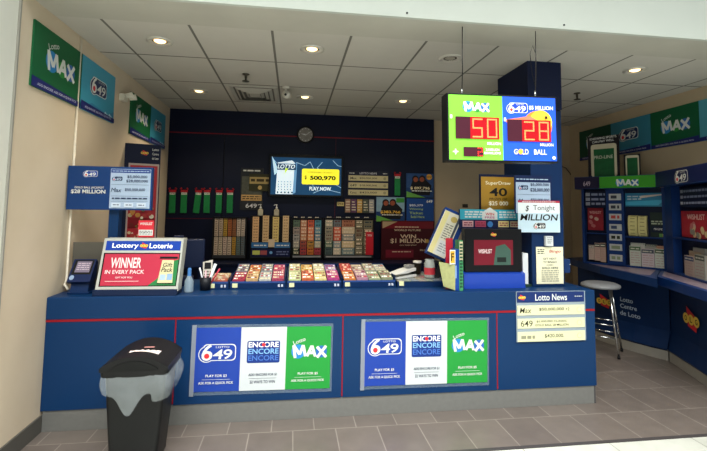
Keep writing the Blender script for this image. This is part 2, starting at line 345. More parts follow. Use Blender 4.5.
# domed lid: an arch over the width with an inset flap
N = 14; wx, wy = .222, .197
arch = [(-wx+2*wx*k/N, .625+.085*math.sin(PI*(.04+.92*k/N))**.75) for k in range(N+1)]
vs = [(x, y*(.99 if z > .63 else 1), z+ (0.02 if y > 0 else 0)*(z-.62)/.1) for y in (-wy, wy) for x, z in arch]; n = N+1
b.add(vs, [(k, k+1, n+k+1, n+k) for k in range(N)], BKL, True)
b.add([(x, -wy, z) for x, z in arch]+[(wx, -wy, .62), (-wx, -wy, .62)], [list(range(n+2))], BKL)
b.add([(x, wy, z+.02*(z-.62)/.1) for x, z in arch]+[(wx, wy, .62), (-wx, wy, .62)], [list(range(n+2))[::-1]], BKL)
b.add([(-wx, -wy, .62), (-wx, wy, .62), (-wx, wy, arch[0][1]), (-wx, -wy, arch[0][1]), (wx, -wy, .62), (wx, wy, .62), (wx, wy, arch[-1][1]), (wx, -wy, arch[-1][1])], [(0, 1, 2, 3), (4, 7, 6, 5)], BKL)
b.build('lid', bx)
b = MB(); ar2 = [(-.16+.32*k/N, .632+.052*math.sin(PI*k/N)**.8) for k in range(N+1)]
b.add([(x, -wy-.006, z) for x, z in ar2]+[(x, -wy+.01, z) for x, z in ar2], [list(range(n))]+[(k, n+k, n+k+1, k+1) for k in range(N)], mat('#0c0d0e', .35)); b.build('swing_flap', bx)
b = MB(); lp = lambda x, y: (x, y, .625+.085*math.sin(PI*(.04+.92*(x+wx)/(2*wx)))**.75+.006)
gx = [-.07+.2*k/5 for k in range(6)]; vs = [lp(x, y) for y in (-.10, .18) for x in gx]; b.add(vs, [(k, k+1, 6+k+1, 6+k) for k in range(5)], mat('#e9dcd6', .6)); lo = b.build('paper_label', bx)
b = MB(); b.add([(.01, -.03, .7195), (.08, -.03, .7190), (.08, -.01, .7200), (.01, -.01, .7205)], [(0, 1, 2, 3)], mat('#b8807c', .6)); b.build('lettering', lo)
# liner: a crumpled skirt hanging below the lid
b = MB(); LN = mat('#c9d3d6', .18, alpha=.2, nscale=18, noise=.2, bump=.9); n = 96; rows = 9; vs = []
base = even(rr(.216, .19, .05, 6), 120)
for j in range(rows):
    t = j/(rows-1)
    for k, (x, y) in enumerate(base):
        fr = math.exp(-((x+.03)/.07)**2) if y < -.1 else 0
        side = .10 if (x > .12) else 0
        L_ = .13+.13*fr+side*.45+.005*math.sin(k*.5)
        bul = 1+.05*math.sin(t*PI*.9)*(1+.3*math.sin(k*.45))+(.006*math.sin(k*.8+t*5))
        if x > .14: bul += .10*math.sin(PI*min(1, t*1.05))**1.2
        vs.append((x*bul, y*bul, .612-L_*t))
n = len(base); b.add(vs, [(j*n+k, j*n+(k+1) % n, (j+1)*n+(k+1) % n, (j+1)*n+k) for j in range(rows-1) for k in range(n)], LN, True); b.build('bag_liner', bx); bx.scale = (.86, .84, .935)

# ------------------------------------------------------------------ left end of the counter
# grey board leaning on the wall
x0, x1, z0, z1 = RY(76, 240, 112, 290, 3.95)
b = MB(); b.box(XL+.02, -1.3, 3.60, 3.615, ZT+.001, 1.265, mat('#5d5a52', .7)); tag(b.build('partition_board'), 'plain dark grey board standing behind the small blue ticket checker', 'board')
# ticket checker
tc = thing('ticket_checker', (-1.53, 3.45, ZT), 'small blue ticket checker with tilted screen at the left end of the counter', 'ticket checker', rz=.0); tc.scale = (.88, .85, 1.2)
b = MB(); b.prof([(-.02, 0), (.13, 0), (.10, .09), (.03, .10)], -.07, .07, BLUE2); b.box(-.085, .085, -.03, .14, 0, .012, BLUE2, .004); b.build('base', tc)
b = MB(); b.prof([(-.035, .075), (.085, .2), (.115, .18), (.085, .085), (0, .06)], -.088, .088, mat('#11224a', .4)); hd = b.build('head', tc)
tf = Matrix.Translation((0, -.035, .075)) @ Matrix.Rotation(-math.atan2(.12, .125), 4, 'X')
f = Face(hd, 0, tf); f.rect(-.075, .075, .055, .165, BLACK); f.rect(-.055, .06, .07, .155, mat('#6d6478', .3, emit=.25)); f.lines(-.045, .05, .085, .145, 4, mat('#c9b9c4', .4, noise=0)); f.flush('screen')
f.y = -.001; f.disc(-.06, .03, .018, mat('#8fa6c6', .4)); f.flush('scan_window')
b = MB(); b.tube([(XL+.008, 3.555, ZC-.01), (XL+.008, 3.555, 1.0), (XL+.015, 3.52, .96), (-1.62, 3.48, .93)], .009, mat('#e3dccb', .5)); tag(b.build('cable_conduit'), 'thin white cable conduit running down the left wall to the ticket checker', 'conduit')

# lit lottery sign
sg = thing('lottery_sign', (-1.10, 3.345, ZT), 'white framed tabletop sign with blue header and red winner poster', 'sign', rz=-.02); sg.scale = (.96, 1, .985)
b = MB(); b.box(-.31, .29, -.01, .14, 0, .045, mat('#10203f', .5), .004); b.build('base', sg)
b = MB(); FR = mat('#b9bbb3', .4)
W2 = .298; b.hexa([(-W2, 0, .03), (W2-.005, 0, .03), (W2-.005, .1, .03), (-W2, .1, .03)], [(-W2+.03, .05, .41), (W2+.012, .05, .41), (W2+.012, .15, .41), (-W2+.03, .15, .41)], FR); hs = b.build('frame', sg)
a = math.atan2(.05, .38); tf = Matrix.Translation((0, 0, .03)) @ Matrix.Shear('XZ', 4, (.0, 0)) @ Matrix.Rotation(-a, 4, 'X')
tf = Matrix(((1, 0, .06, 0), (0, 1, 0, 0), (0, 0, 1, 0), (0, 0, 0, 1))) @ tf
f = Face(hs, 0, tf)
f.rect(-.275, .27, .295, .365, mat('#1c3f9c', .3, emit=.15)); f.flush('header')
f.text('Lottery', -.135, .327, .19, .045, mat('#ffffff', .4, emit=.3, noise=0), .03); f.text('Loterie', .125, .33, .17, .038, mat('#ffffff', .4, emit=.3, noise=0), .03); olg(f, 0, .33, .06); f.flush('lettering')
f.y = 0; f.rect(-.28, .275, .035, .278, DARK); f.rect(-.27, .268, .042, .27, mat('#b82844', .35, emit=.1))
f.poly([(.07, .042), (.268, .042), (.268, .23), (.2, .21), (.13, .09)], mat('#2c7a44', .4, emit=.08)); f.flush('winner_poster')
PK = mat('#f6dede', .4, emit=.1, noise=0)
f.text('WINNER', -.11, .205, .22, .075, PK, .05); f.text('IN EVERY PACK', -.11, .14, .28, .028, PK, .03); f.text('GIFT FOR YOU', -.11, .1, .12, .012, PK); f.rect(-.24, .0, .072, .075, PK); f.flush('lettering')
CRM = mat('#d6cc9e', .5, emit=.05); f.poly([(.135, .06), (.245, .06), (.235, .225), (.15, .225)], CRM); f.rect(.13, .26, .235, .25, DARK); f.text('Gift', .195, .19, .07, .03, DARK, .01, shear=.2); f.text('Pack', .195, .155, .08, .032, DARK, .01, shear=.2)
f.rect(.15, .19, .08, .12, mat('#a9c3dc', .5)); f.rect(.2, .238, .08, .125, mat('#8fb0d4', .5)); f.lines(.135, .25, .048, .062, 1, DARK); f.flush('gift_pack_picture')
# red card on the sign
b = MB(); b.box(-.055, .055, 0, .003, 0, .125, mat('#cc2434', .4)); rc = b.build('price_card', None, (U(146, 228, 1, 3.44).x, 3.44, ZT+.4105)); tag(rc, 'small red and white card standing on top of the winner sign', 'card')
f = Face(rc, -.001); f.text('WINSLIST', 0, .1, .09, .02, WHITE, .03); f.rect(-.05, .05, .012, .055, WHITE); f.lines(-.045, .045, .018, .05, 3, DARK); f.flush('lettering')

# sign board on a post
x0, x1, z0, z1 = RY(67, 166.5, 152, 210, 3.48); pw, ph = x1-x0, z1-z0
ps = thing('post_sign', (-1.35, 3.52, ZT), 'wide blue 28 million jackpot board on a post at the left of the counter', 'sign')
b = MB(); b.box(-.035, .035, -.0, .07, 0, z0-ZT+.05, BLUE); b.build('post', ps)
dx = (x0+x1)/2+1.35
b = MB(); b.box(dx-pw/2, dx+pw/2, -.04, -.0, z0-ZT, z1-ZT, mat('#173a70', .4), .003); bo = b.build('board', ps)
tf = Matrix.Translation((dx, 0, z0-ZT)); f = Face(bo, -.04, tf)
logo649(f, -pw*.24, ph*.82, pw*.17); f.text('GOLD BALL JACKPOT', -pw*.24, ph*.5, pw*.34, ph*.06, WHITE, .02); f.text('$28 MILLION', -pw*.25, ph*.41, pw*.4, ph*.1, WHITE, .05); f.flush('lettering')
LB = mat('#a9bdd6', .4, noise=.03); dk = mat('#1a2a50', .5, noise=0)
f.y = -.04; f.rect(0, pw*.48, ph*.04, ph*.95, LB); f.rect(.003, pw*.475, ph*.86, ph*.94, mat('#243f86', .4)); f.flush('jackpot_sheet')
f.lines(pw*.02, pw*.46, ph*.88, ph*.92, 1, LB); logo649(f, pw*.08, ph*.72, pw*.13, fg=LB, bg=dk)
f.text('$5,000,000', pw*.32, ph*.77, pw*.24, ph*.07, dk); f.text('$28,000,000', pw*.32, ph*.67, pw*.26, ph*.07, dk); f.rect(.01, pw*.46, ph*.585, ph*.59, dk)
f.text('Max', pw*.08, ph*.46, pw*.12, ph*.1, dk, 0, shear=.2); f.text('$50,000,000', pw*.3, ph*.47, pw*.24, ph*.07, dk); f.rect(.01, pw*.46, ph*.32, ph*.325, dk); f.lines(.02, pw*.45, ph*.24, ph*.3, 1, dk)
f.rect(.01, pw*.46, ph*.2, ph*.205, dk)
for k in range(3): f.rect(pw*(.03+.15*k), pw*(.14+.15*k), ph*.07, ph*.17, mat('#c9d6e6', .5)); f.lines(pw*(.05+.15*k), pw*(.12+.15*k), ph*.1, ph*.14, 1, dk)
f.flush('lettering')

# tall poster display behind
td = thing('poster_display', (-1.53, 4.62, ZT-.3), 'tall navy headed poster display with a red framed poster beside the left wall', 'display stand', rz=.35)
b = MB(); b.box(-.18, .17, 0, .05, 0, 1.57, mat('#141c3a', .5)); b.prof([(0, -.605), (.05, -.605), (.05, 0), (0, 0)], -.1, .1, DARK); bb = b.build('backboard', td)
f = Face(bb, 0); olg(f, .02, 1.48, .07)
for k, t_ in enumerate(('Lotto', 'Centre', 'de Loto')): f.text(t_, .12, 1.52-.045*k, .06, .025, WHITE, .02)
f.flush('header_print')
b = MB(); b.box(-.12, .16, -.015, 0, .25, 1.37, mat('#b9a9a4', .4)); fr = b.build('poster_frame', td)
f = Face(fr, -.015); f.rect(-.105, .145, .27, 1.35, mat('#b8202c', .45)); f.text('FREE TICKET', .02, 1.31, .2, .03, WHITE, .03)
f.rect(-.1, .14, .72, .82, mat('#8c1a24', .5)); 
for k in range(90):
    f.disc(random.uniform(-.09, .13), random.uniform(.29, .99), random.uniform(.008, .024), mat(random.choice(['#d8c49a', '#b83a34', '#6b7d3a', '#c98a3c', '#efe4cc', '#7a2424']), .5, noise=0))
f.flush('red_poster')
# dark framed picture on left wall
o, f = poster('framed_picture', (XL, 5.45, 1.42), .42, .46, 'dark and gold picture hanging on the left wall beside the poster display', 'picture', PI/2, .02, '#2a1d12')
f.rect(-.16, .16, .04, .42, mat('#b39c6c', .5)); f.poly([(-.14, .06), (.14, .06), (.12, .2), (.03, .33), (-.05, .18)], mat('#3a2414', .6)); f.disc(.05, .3, .06, mat('#7a5a2a', .5)); f.flush('print')

# dark blue terminal behind lit sign
tm = thing('lottery_terminal', (-.93, 3.80, ZT), 'dark navy lottery terminal seen behind the winner sign', 'terminal', rz=PI+.2)
b = MB(); b.box(-.12, .12, -.1, .12, 0, .06, mat('#101b3c', .5), .01); b.box(-.03, .03, -.02, .03, .06, .2, mat('#101b3c', .5)); b.build('stand', tm)
b = MB(); b.box(-.2, .17, -.05, .02, .13, .37, mat('#0c1834', .4), .012); b.box(-.03, .05, -.04, .01, .37, .40, mat('#0e1938', .4), .008); sh = b.build('screen_housing', tm)
b = MB(); b.box(-.18, .15, -.055, -.05, .15, .35, DARK); b.build('screen', tm)

# clutter: bottle, pen cup, pens, cards
b = MB(); b.lathe([(0, 0), (.032, 0), (.034, .01), (.034, .08), (.02, .11), (.012, .125), (.012, .14), (0, .14)], mat('#9fb4c4', .1, alpha=.5, noise=0), 18); bt = b.build('spray_bottle', None, (-.765, 3.45, ZT+.001))
tag(bt, 'small clear bottle with blue cap beside the winner sign', 'bottle'); b = MB(); b.lathe([(.014, .12), (.014, .17), (.01, .18), (0, .18)], mat('#3d74b4', .4), 14); b.build('cap', bt)
pc = thing('pen_cup', (-.66, 3.53, ZT), 'dark pen cup holding a dispenser card, pens and red scissors', 'pen cup')
b = MB(); b.lathe([(0, .001), (.04, .001), (.044, .1), (.04, .1), (.036, .01), (0, .01)], mat('#1a1c22', .4), 20); b.build('cup', pc)
for i, (dx, dy, c, L_, nm) in enumerate(((.07, 0, '#e6ecf2', .2, 'white'), (-.05, .01, '#dfe3ee', .17, 'grey'), (.035, .02, '#c8283c', .13, 'red'), (.1, .02, '#c03048', .16, 'red'), (0, -.01, '#e0b0ba', .15, 'pink'))):
    b = MB(); b.tube([(dx*.15, dy, .012), (dx, dy, L_)], .006 if i else .011, mat(c, .4), 8); tag(b.build('pen', None, (-.66, 3.53, ZT)), ['thick white marker leaning right', 'thin grey pen leaning left', 'short red pen upright', 'red handled pen leaning far right', 'pink pen'][i]+' in the dark pen cup', 'pen')
b = MB(); b.hexa([(-.03, 0, 0), (.03, 0, 0), (.03, .01, 0), (-.03, .01, 0)], [(-.045, .03, .2), (.03, .03, .22), (.03, .04, .22), (-.045, .04, .2)], mat('#cfcabf', .5)); cdh = b.build('card_clip', None, (-.66, 3.6, ZT+.001)); tag(cdh, 'cream card clipped upright behind the pen cup', 'card')
tf = Matrix.Rotation(-.13, 4, 'X'); f = Face(cdh, -.001, tf); f.rect(-.03, .02, .15, .2, DARK); f.lines(-.03, .02, .03, .14, 5, mat('#6e6a5e', .5, noise=0)); f.flush('print')

# ------------------------------------------------------------------ scratch ticket trays along the counter
PAL = {0: [('#c9a06a', '#d87a3a', '#c9b48a', '#c45a30')],
       1: [('#8d8d98', '#b02a48'), ('#e08a3c', '#e8b878'), ('#8f979c', '#c9ccc8'), ('#d8466a', '#b83a5c')],
       2: [('#d8d49c', '#d4e4a0'), ('#eab23a', '#e0642c'), ('#ddd8b0', '#ecdc8c'), ('#a07ac0', '#c83a8c')],
       3: [('#e8503a', '#ec8a3c'), ('#b8a090', '#c890a8'), ('#b4b49c', '#a8b890'), ('#c8ccc0', '#98a07c')]}
ordn = ['first', 'second', 'third', 'fourth', 'fifth', 'sixth', 'seventh', 'eighth', 'ninth']
TE = [U(p_, 289, 1, 3.55).x for p_ in (206, 229, 286, 342, 396, 445)]
def tray(idx, X0, X1, Xb0, Xb1, label, where):
    X0, X1 = TE[idx]+.004, TE[idx+1]-.004; D_ = .30 if idx == 0 else .5; hz = .012 if idx == 0 else .065
    t = thing('ticket_tray', ((X0+X1)/2, 3.55, ZT), label, 'ticket tray', group='ticket trays along the counter')
    cx = (X0+X1)/2; w2 = (X1-X0)/2
    b = MB(); b.box(-w2, w2, 0, .012, .001, .055, BLUE2); b.box(-w2, w2, .012, D_, .001, .04, BLUE2)
    b.hexa([(-w2, .012, .04), (w2, .012, .04), (w2, D_, .04), (-w2, D_, .04)], [(-w2, .012, .05), (w2, .012, .05), (w2, D_, .05+hz), (-w2, D_, .05+hz)], mat('#101a38', .4)); b.box(-w2, w2, D_-.01, D_, .04, .07+hz, BLUE2); b.build('casing', t)
    for sx_ in (-w2, w2-.004): b = MB(); b.box(sx_, sx_+.004, -.001, D_, .001, .05+hz*.7, BLUE2); b.build('divider', t)
    b = MB(); b.box(-w2+.005, w2-.005, -.002, .0, .045, .06, mat('#2e4a84', .3)); b.build('front_lip', t)
    b = MB(); b.box(-w2+.02, -w2+.06, -.003, 0, .012, .045, mat('#e4e4b0', .5)); b.disc if 0 else None; st = b.build('yellow_sticker', t)
    for k in (0, 1): b = MB(); b.box(w2-.06+.025*k, w2-.045+.025*k, -.003, 0, .015, .035, mat('#c8ccda', .5)); b.build('icon_sticker', t)
    # packs
    cols = PAL[idx]; n = len(cols); 
    for i, cc in enumerate(cols):
        xa = -w2+.012+(2*w2-.024)*i/n+.004; xb = -w2+.012+(2*w2-.024)*(i+1)/n-.004
        for j, c in enumerate(cc):
            ya0 = .03+ ((D_-.06)*(j)/len(cc)); yb0 = .03+(D_-.06)*(j+1)/len(cc)-.012
            c = cc[len(cc)-1-j]; c = '#'+''.join('%02x' % int(int(c[k:k+2], 16)*.74+18) for k in (1, 3, 5))
            zf = lambda y: .0505+hz*(y-.012)/(D_-.012)
            th = .012+.008*((i+j) % 2)
            b = MB(); b.hexa([(xa, ya0, zf(ya0)), (xb, ya0, zf(ya0)), (xb, yb0, zf(yb0)), (xa, yb0, zf(yb0))], [(xa, ya0, zf(ya0)+th), (xb, ya0, zf(ya0)+th), (xb, yb0, zf(yb0)+th+.008), (xa, yb0, zf(yb0)+th+.008)], mat(c, .35, noise=.35, nscale=60))
            g = math.atan2(.065, .488)
            o = b.build('scratch_ticket', None, (cx, 3.55, ZT)); rowt = 'front' if j == 0 else 'rear'
            tag(o, '%s pack from the left, %s from the front, in %s' % (ordn[i], ordn[j], where), 'scratch ticket', 'scratch tickets in the counter trays')
            ff = Face(o, 0, Matrix(((1, 0, 0, 0), (0, 0, 1, ya0), (0, -1, 0.0, 0), (0, 0, 0, 1))))
            # print on the upper face
            vs = []; fs = []; mbp = MB(); sl = (zf(yb0)+.008-zf(ya0))/(yb0-ya0)
            for r in range(3):
                yy = ya0+(yb0-ya0)*(.12+.3*r); y2 = yy+(yb0-ya0)*.14; x = xa+.008
                while x < xb-.012:
                    wd = random.uniform(.008, .03); x2 = min(x+wd, xb-.006)
                    z1_ = zf(ya0)+th+sl*(yy-ya0)+.0008; z2_ = zf(ya0)+th+sl*(y2-ya0)+.0008
                    mbp.add([(x, yy, z1_), (x2, yy, z1_), (x2, y2, z2_), (x, y2, z2_)], [(0, 1, 2, 3)], mat(random.choice(['#f2ead0', '#fafafa', '#6a3040', '#d8d0b0', '#b03040']), .4, noise=0)); x = x2+.006
            mbp.build('print', o)
    return t
tray(0, -.655, -.46, 0, 0, 'leftmost short ticket tray, low and orange, next to the pen cup', 'the short leftmost tray')
tray(1, -.44, .008, 0, 0, 'ticket tray with orange and pink tickets left of centre', 'the orange and pink tray')
tray(2, .018, .47, 0, 0, 'centre ticket tray with yellow, cream and purple tickets', 'the yellow and purple tray')
tray(3, .48, .93, 0, 0, 'ticket tray with red and grey tickets right of centre', 'the red and grey tray')
# glass topped ticket case on the right, with its things
gcx = (TE[4]+TE[5])/2+.0
gc = thing('ticket_case', (gcx, 3.55, ZT), 'low blue ticket case with assorted flat tickets under clear top right of the trays', 'ticket case')
b = MB(); b.box(-.2, .2, 0, .5, .001, .042, BLUE2); b.build('casing', gc)
b = MB()
for i in range(6):
    for j in range(3): b.box(-.19+.064*i, -.135+.064*i, .03+.15*j, .155+.15*j, .042, .046, mat(['#9c8a74', '#b8483c', '#7f8c6a', '#c8bfae', '#5c6a7c', '#b08c4c'][(i*2+j*5) % 6], .4, noise=.4, nscale=50))
b.build('ticket_sheet', gc); b = MB(); b.box(-.195, .195, .005, .495, .05, .054, mat('#dfe8ea', .05, alpha=.18, noise=0)); b.build('clear_top', gc)
b = MB(); b.box(-.185, -.145, -.003, 0, .012, .05, mat('#e4e4b0', .5)); b.build('yellow_sticker', gc)

# ------------------------------------------------------------------ things on the ticket case
zc_ = ZT+.055
st = thing('ticket_scanner', (.955, 3.74, zc_), 'white open clamshell ticket scanner lying on the ticket case', 'scanner', rz=-1.0)
WP2 = mat('#dcdcd8', .35)
b = MB(); b.prof([(-.12, 0), (.12, 0), (.12, .02), (-.12, .008)], -.06, .06, WP2); b.build('base', st)
b = MB(); b.prof([(-.13, .035), (.0, .06), (.12, .075), (.12, .05), (-.0, .035)], -.055, .055, WP2); b.prof([(.1, 0.015), (.12, .015), (.12, .06), (.1, .06)], -.05, .05, DARK); b.build('upper_jaw', st)
b = MB(); b.box(-.03, .03, .05, .13, .075, .1, mat('#8a8a88', .4), .005); b.build('paper_roll_cover', st)
b = MB(); b.lathe([(0, 0), (.028, 0), (.036, .1), (.04, .105), (.04, .115), (0, .116)], mat('#2c2822', .5), 20); cu = b.build('coffee_cup', None, (1.135, 3.88, zc_)); tag(cu, 'dark coffee cup with pale lid between the white scanner and glass jar', 'cup')
b = MB(); b.lathe([(.041, .105), (.041, .118), (.034, .122), (0, .122)], mat('#d8d4cc', .4), 20); b.build('lid', cu)
b = MB(); b.lathe([(0, 0), (.045, 0), (.047, .01), (.047, .12), (.04, .14), (.04, .16), (.036, .16), (.036, .14), (.042, .12), (.042, .01), (0, .008)], mat('#c9cfc9', .06, alpha=.4, noise=0), 22); gj = b.build('glass_jar', None, (1.185, 3.68, zc_)); tag(gj, 'tall clear glass jar with red label beside the coffee cup', 'jar')
b = MB(); b.lathe([(.0475, .03), (.0478, .09)], mat('#b8303a', .4), 22); b.build('jar_label', gj)

# slip dispenser leaning (long box with cream sleeves)
dx0 = U(430, 256, 1, 3.62)
sd = thing('slip_dispenser', (1.225, 3.66, ZT+.235), 'tall tilted blue box with cream and white lottery slips in its face', 'slip dispenser', rz=-.35)
sd.rotation_euler = (-.10, .42, -.25); sd.scale = (1.15, 1, 1.05)
b = MB(); b.box(-.075, .105, 0, .14, 0, .42, mat('#16408c', .35), .004); b.build('box', sd)
b = MB(); b.box(-.07, .07, -.012, 0, .01, .395, mat('#e4e0cc', .5)); fr = b.build('cream_sleeve', sd)
f = Face(fr, -.012); f.rect(-.065, -.03, .02, .39, mat('#eadf9c', .5)); f.lines(-.02, .035, .16, .3, 7, mat('#8c8a78', .5, noise=0)); f.rect(-.015, .06, .03, .15, WHITE); f.lines(-.01, .055, .05, .13, 4, mat('#9aa0a4', .5, noise=0)); f.disc(.02, .345, .025, mat('#c9b060', .5)); f.rect(.045, .062, .16, .38, mat('#48505c', .5)); f.flush('print')
f.y = -.012; f.rect(-.07, .07, .0, .02, BLUE2); f.flush('blue_foot')
b = MB(); b.box(.055, .095, .03, .08, -.235/math.cos(.4)+.085, .0, DARK); b.build('arm', sd)
# blue flyer holder with yellow flyer
fhx = U(455, 270, 1, 3.36).x
fh = thing('flyer_holder', (fhx, 3.36, ZT), 'blue flyer holder with yellow green poster leaning beside the black terminal', 'flyer holder')
b = MB(); b.box(0, .035, 0, .09, .001, .33, mat('#143f8e', .35), .003); b.build('holder', fh)
b = MB(); b.hexa([(-.08, .045, 0.03), (.0, -.004, .005), (.0, 0, .005), (-.08, .049, .03)], [(-.115, .055, .225), (.0, -.004, .205), (.0, 0, .205), (-.115, .059, .225)], mat('#a6a972', .5, noise=.25, nscale=40)); b.build('yellow_flyer', fh)
f = Face(fh, -.003); f.rect(-.045, .003, .21, .325, WHITE); f.rect(-.039, -.003, .22, .315, mat('#e0a828', .5)); f.text('F', -.021, .268, .025, .06, DARK, .04); f.poly([(-.001, .1), (.012, .1), (.012, .2), (-.001, .2)], mat('#7a9ac8', .4)); f.flush('framed_card')
b = MB(); b.box(.036, .068, 0, .09, .001, .40, mat('#3f8a5c', .5, noise=.4, nscale=35)); o = b.build('pamphlet_stack', fh); o['label'] = 'green and cream pamphlets on edge'
f = Face(o, 0); f.rect(.038, .066, .24, .39, mat('#c9bc9a', .5)); f.lines(.04, .064, .02, .38, 14, mat('#1f4a34', .5, noise=0), .6); f.flush('print')
b = MB(); b.box(-.03, .03, 0, .004, 0, .41, mat('#c22438', .4)); tag(b.build('red_flyer', None, (fhx-.01, 3.46, ZT+.001)), 'red flyer standing behind the blue flyer holder', 'flyer')

# black screen terminal
bt = thing('screen_terminal', (1.64, 3.50, ZT), 'black framed screen terminal with wishlist advert on a bright blue base', 'terminal')
x0, x1, z0, z1 = RY(463, 268, 524, 291, 3.46)
b = MB(); b.prof([(-.06, 0.001), (.12, .001), (.12, .15), (.03, .15), (-.06, .12)], x0-1.64, x1-1.64, mat('#1740a8', .35)); b.build('base', bt)
x0, x1, z0, z1 = RY(465, 229, 522, 272, 3.46)
b = MB(); b.box(x0-1.64, x1-1.64, -.04, .04, z0-ZT, z1-ZT, mat('#0e0e12', .35), .006); so = b.build('screen_housing', bt)
x0, x1, z0, z1 = RY(474, 240, 513, 265, 3.46); f = Face(so, -.04); f.rect(x0-1.64, x1-1.64, z0-ZT, z1-ZT, mat('#6e1a28', .3, emit=.2)); cx = (x0+x1)/2-1.64; cz = (z0+z1)/2-ZT
f.poly([(cx, z0-ZT), (x1-1.66, z0-ZT), (x1-1.66, cz+.02), (cx+.1, cz+.07), (cx+.02, cz+.05)], mat('#3f5a50', .4, emit=.15)); f.rect(cx+.03, cx+.11, cz-.08, cz-.04, mat('#1c2422', .4)); f.flush('screen')
f.text('WISHLIST', cx-.075, cz+.01, .12, .035, mat('#e8d0d0', .4, emit=.3, noise=0), .04); f.flush('lettering'); olg(f, cx+.0, z1-ZT+.045, .05); f.flush('emblem')
# white papers behind
b = MB(); b.box(-.03, .02, 0, .1, .0, .26, mat('#dfe2e6', .5), .002); tag(b.build('paper_stack', None, (1.99, 3.52, ZT+.02)), 'upright stack of white paper between black terminal and column', 'paper stack')
b = MB(); b.box(-.05, .04, -.02, .12, 0, .019, mat('#243c30', .5)); tag(b.build('slip_tray', None, (1.985, 3.52, ZT+.001)), 'small dark green tray under the upright white paper stack', 'tray')

# header board behind terminal: cyan strip + cards (a low shelf sign on stilts)
x0, x1, z0, z1 = RY(460, 209.5, 519, 228, 3.6); xc = (x0+x1)/2; w_ = x1-x0; h_ = z1-z0
hb = thing('promotion_rail', (xc, 3.6, ZT), 'navy rail of cyan and pink promotion cards above the black terminal', 'display rail'); zo = z0-ZT
b = MB(); b.box(-w_/2, w_/2, 0, .03, zo-.01, zo+h_, mat('#14204a', .4)); b.box(-.2, .2, .03, .045, 0.001, zo+.01, DARK); b.build('rail', hb)
f = Face(hb, 0); f.rect(-w_/2, w_/2, zo+h_*.45, zo+h_, mat('#27a9c4', .4)); f.lines(-w_*.42, -w_*.12, zo+h_*.52, zo+h_*.93, 3, WHITE, .6); f.lines(w_*.16, w_*.44, zo+h_*.52, zo+h_*.93, 3, WHITE, .6)
f.flush('cyan_strip')
f.poly([(-.07, zo+h_*.45), (.07, zo+h_*.45), (.07, zo+h_*.85), (0, zo+h_*1.12), (-.07, zo+h_*.85)], WHITE); f.text('WIN', 0, zo+h_*.75, .08, .025, RED, .04); f.text('FREE', 0, zo+h_*.57, .09, .018, mat('#c04080', .5, noise=0), .03); f.flush('house_card')
for k, (a_, c) in enumerate(((-.46, '#e8b4b8'), (-.25, '#c04468'), (.14, '#e8d08c'), (.34, '#c8b494'))):
    f.rect(w_*a_, w_*(a_+.18), zo+h_*.05, zo+h_*.38, mat(c, .4)); f.lines(w_*(a_+.02), w_*(a_+.16), zo+h_*.1, zo+h_*.33, 2, mat('#a02840', .5, noise=0), .5); f.flush('promo_card')
f.disc(0.0, zo+h_*.2, .026, mat('#3b86d0', .4)); f.flush('blue_badge')

# gold and blue boards at column
x0, x1, z0, z1 = RY(481, 177, 515, 210, 3.66); w_, h_ = x1-x0, z1-z0
o, f = poster('gold_poster', ((x0+x1)/2, 3.66, z0), w_, h_, 'gold super draw 40 poster above the black terminal', 'poster', 0, .004, '#a07818')
f.text('SuperDraw', 0, h_*.8, w_*.74, h_*.14, mat('#efe6c4', .5, noise=0), .02); f.text('40', 0, h_*.54, w_*.52, h_*.25, mat('#16181c', .5, noise=0), .05); f.text('PRIZES OF', 0, h_*.33, w_*.52, h_*.07, mat('#1c1a14', .5, noise=0), .02); f.text('$25 000', 0, h_*.19, w_*.56, h_*.14, mat('#f4efd8', .5, noise=0), .04); f.flush('lettering')
x0, x1, z0, z1 = RY(480, 175, 552, 233, 3.68); w_, h_ = x1-x0, z1-z0
fb = thing('jackpot_board', ((x0+x1)/2, 3.68, ZT), 'dark blue board with pale jackpot sheet behind the gold poster', 'board')
# stops short of the column on its left side; the sheet hangs on the column face
b = MB(); b.box(x0-(x0+x1)/2, 2.03-(x0+x1)/2, 0, .02, z0-ZT, z1-ZT, mat('#101c3c', .45)); b.box(-.3, -.27, .02, .05, 0.001, z1-ZT-.05, DARK); b.build('backboard', fb)
x0, x1, z0, z1 = RY(515, 175.5, 552, 214, 3.48); w_, h_ = x1-x0, z1-z0
o, f = poster('jackpot_sheet', ((x0+x1)/2, 3.495, z0), w_, h_, 'pale blue 649 jackpot sheet in navy frame on the column front', 'poster', 0, .012, '#13244c')
f.rect(-w_*.47, w_*.46, h_*.02, h_*.82, LB); f.lines(-w_*.45, w_*.44, h_*.87, h_*.93, 1, LB); f.flush('sheet'); logo649(f, -w_*.28, h_*.68, w_*.28, fg=LB, bg=dk); f.text('$5,000,000', w_*.17, h_*.76, w_*.5, h_*.08, dk); f.text('$28,000,000', w_*.17, h_*.62, w_*.52, h_*.1, dk, .03); f.rect(-w_*.45, w_*.45, h_*.5, h_*.505, dk); f.text('Max', -w_*.28, h_*.33, w_*.24, h_*.12, dk, 0, shear=.2); f.text('$50,000,000', w_*.17, h_*.36, w_*.5, h_*.08, dk); f.lines(-w_*.4, w_*.4, h_*.1, h_*.2, 2, dk); f.flush('lettering')
x0, x1, z0, z1 = RY(519, 200.5, 561, 232.5, 3.46); w_, h_ = x1-x0, z1-z0
o, f = poster('tonight_poster', ((x0+x1)/2, 3.480, z0), w_, h_, 'white and pale blue tonight million poster with red top edge on the column', 'poster', 0, .004, '#c4dcea')
f.rect(-w_/2, w_/2, h_*.6, h_*.93, mat('#e6eef2', .4)); f.rect(-w_/2, w_/2, h_*.93, h_, mat('#b02a44', .4)); f.lines(-w_*.4, w_*.4, h_*.94, h_*.98, 1, WHITE); f.flush('print')
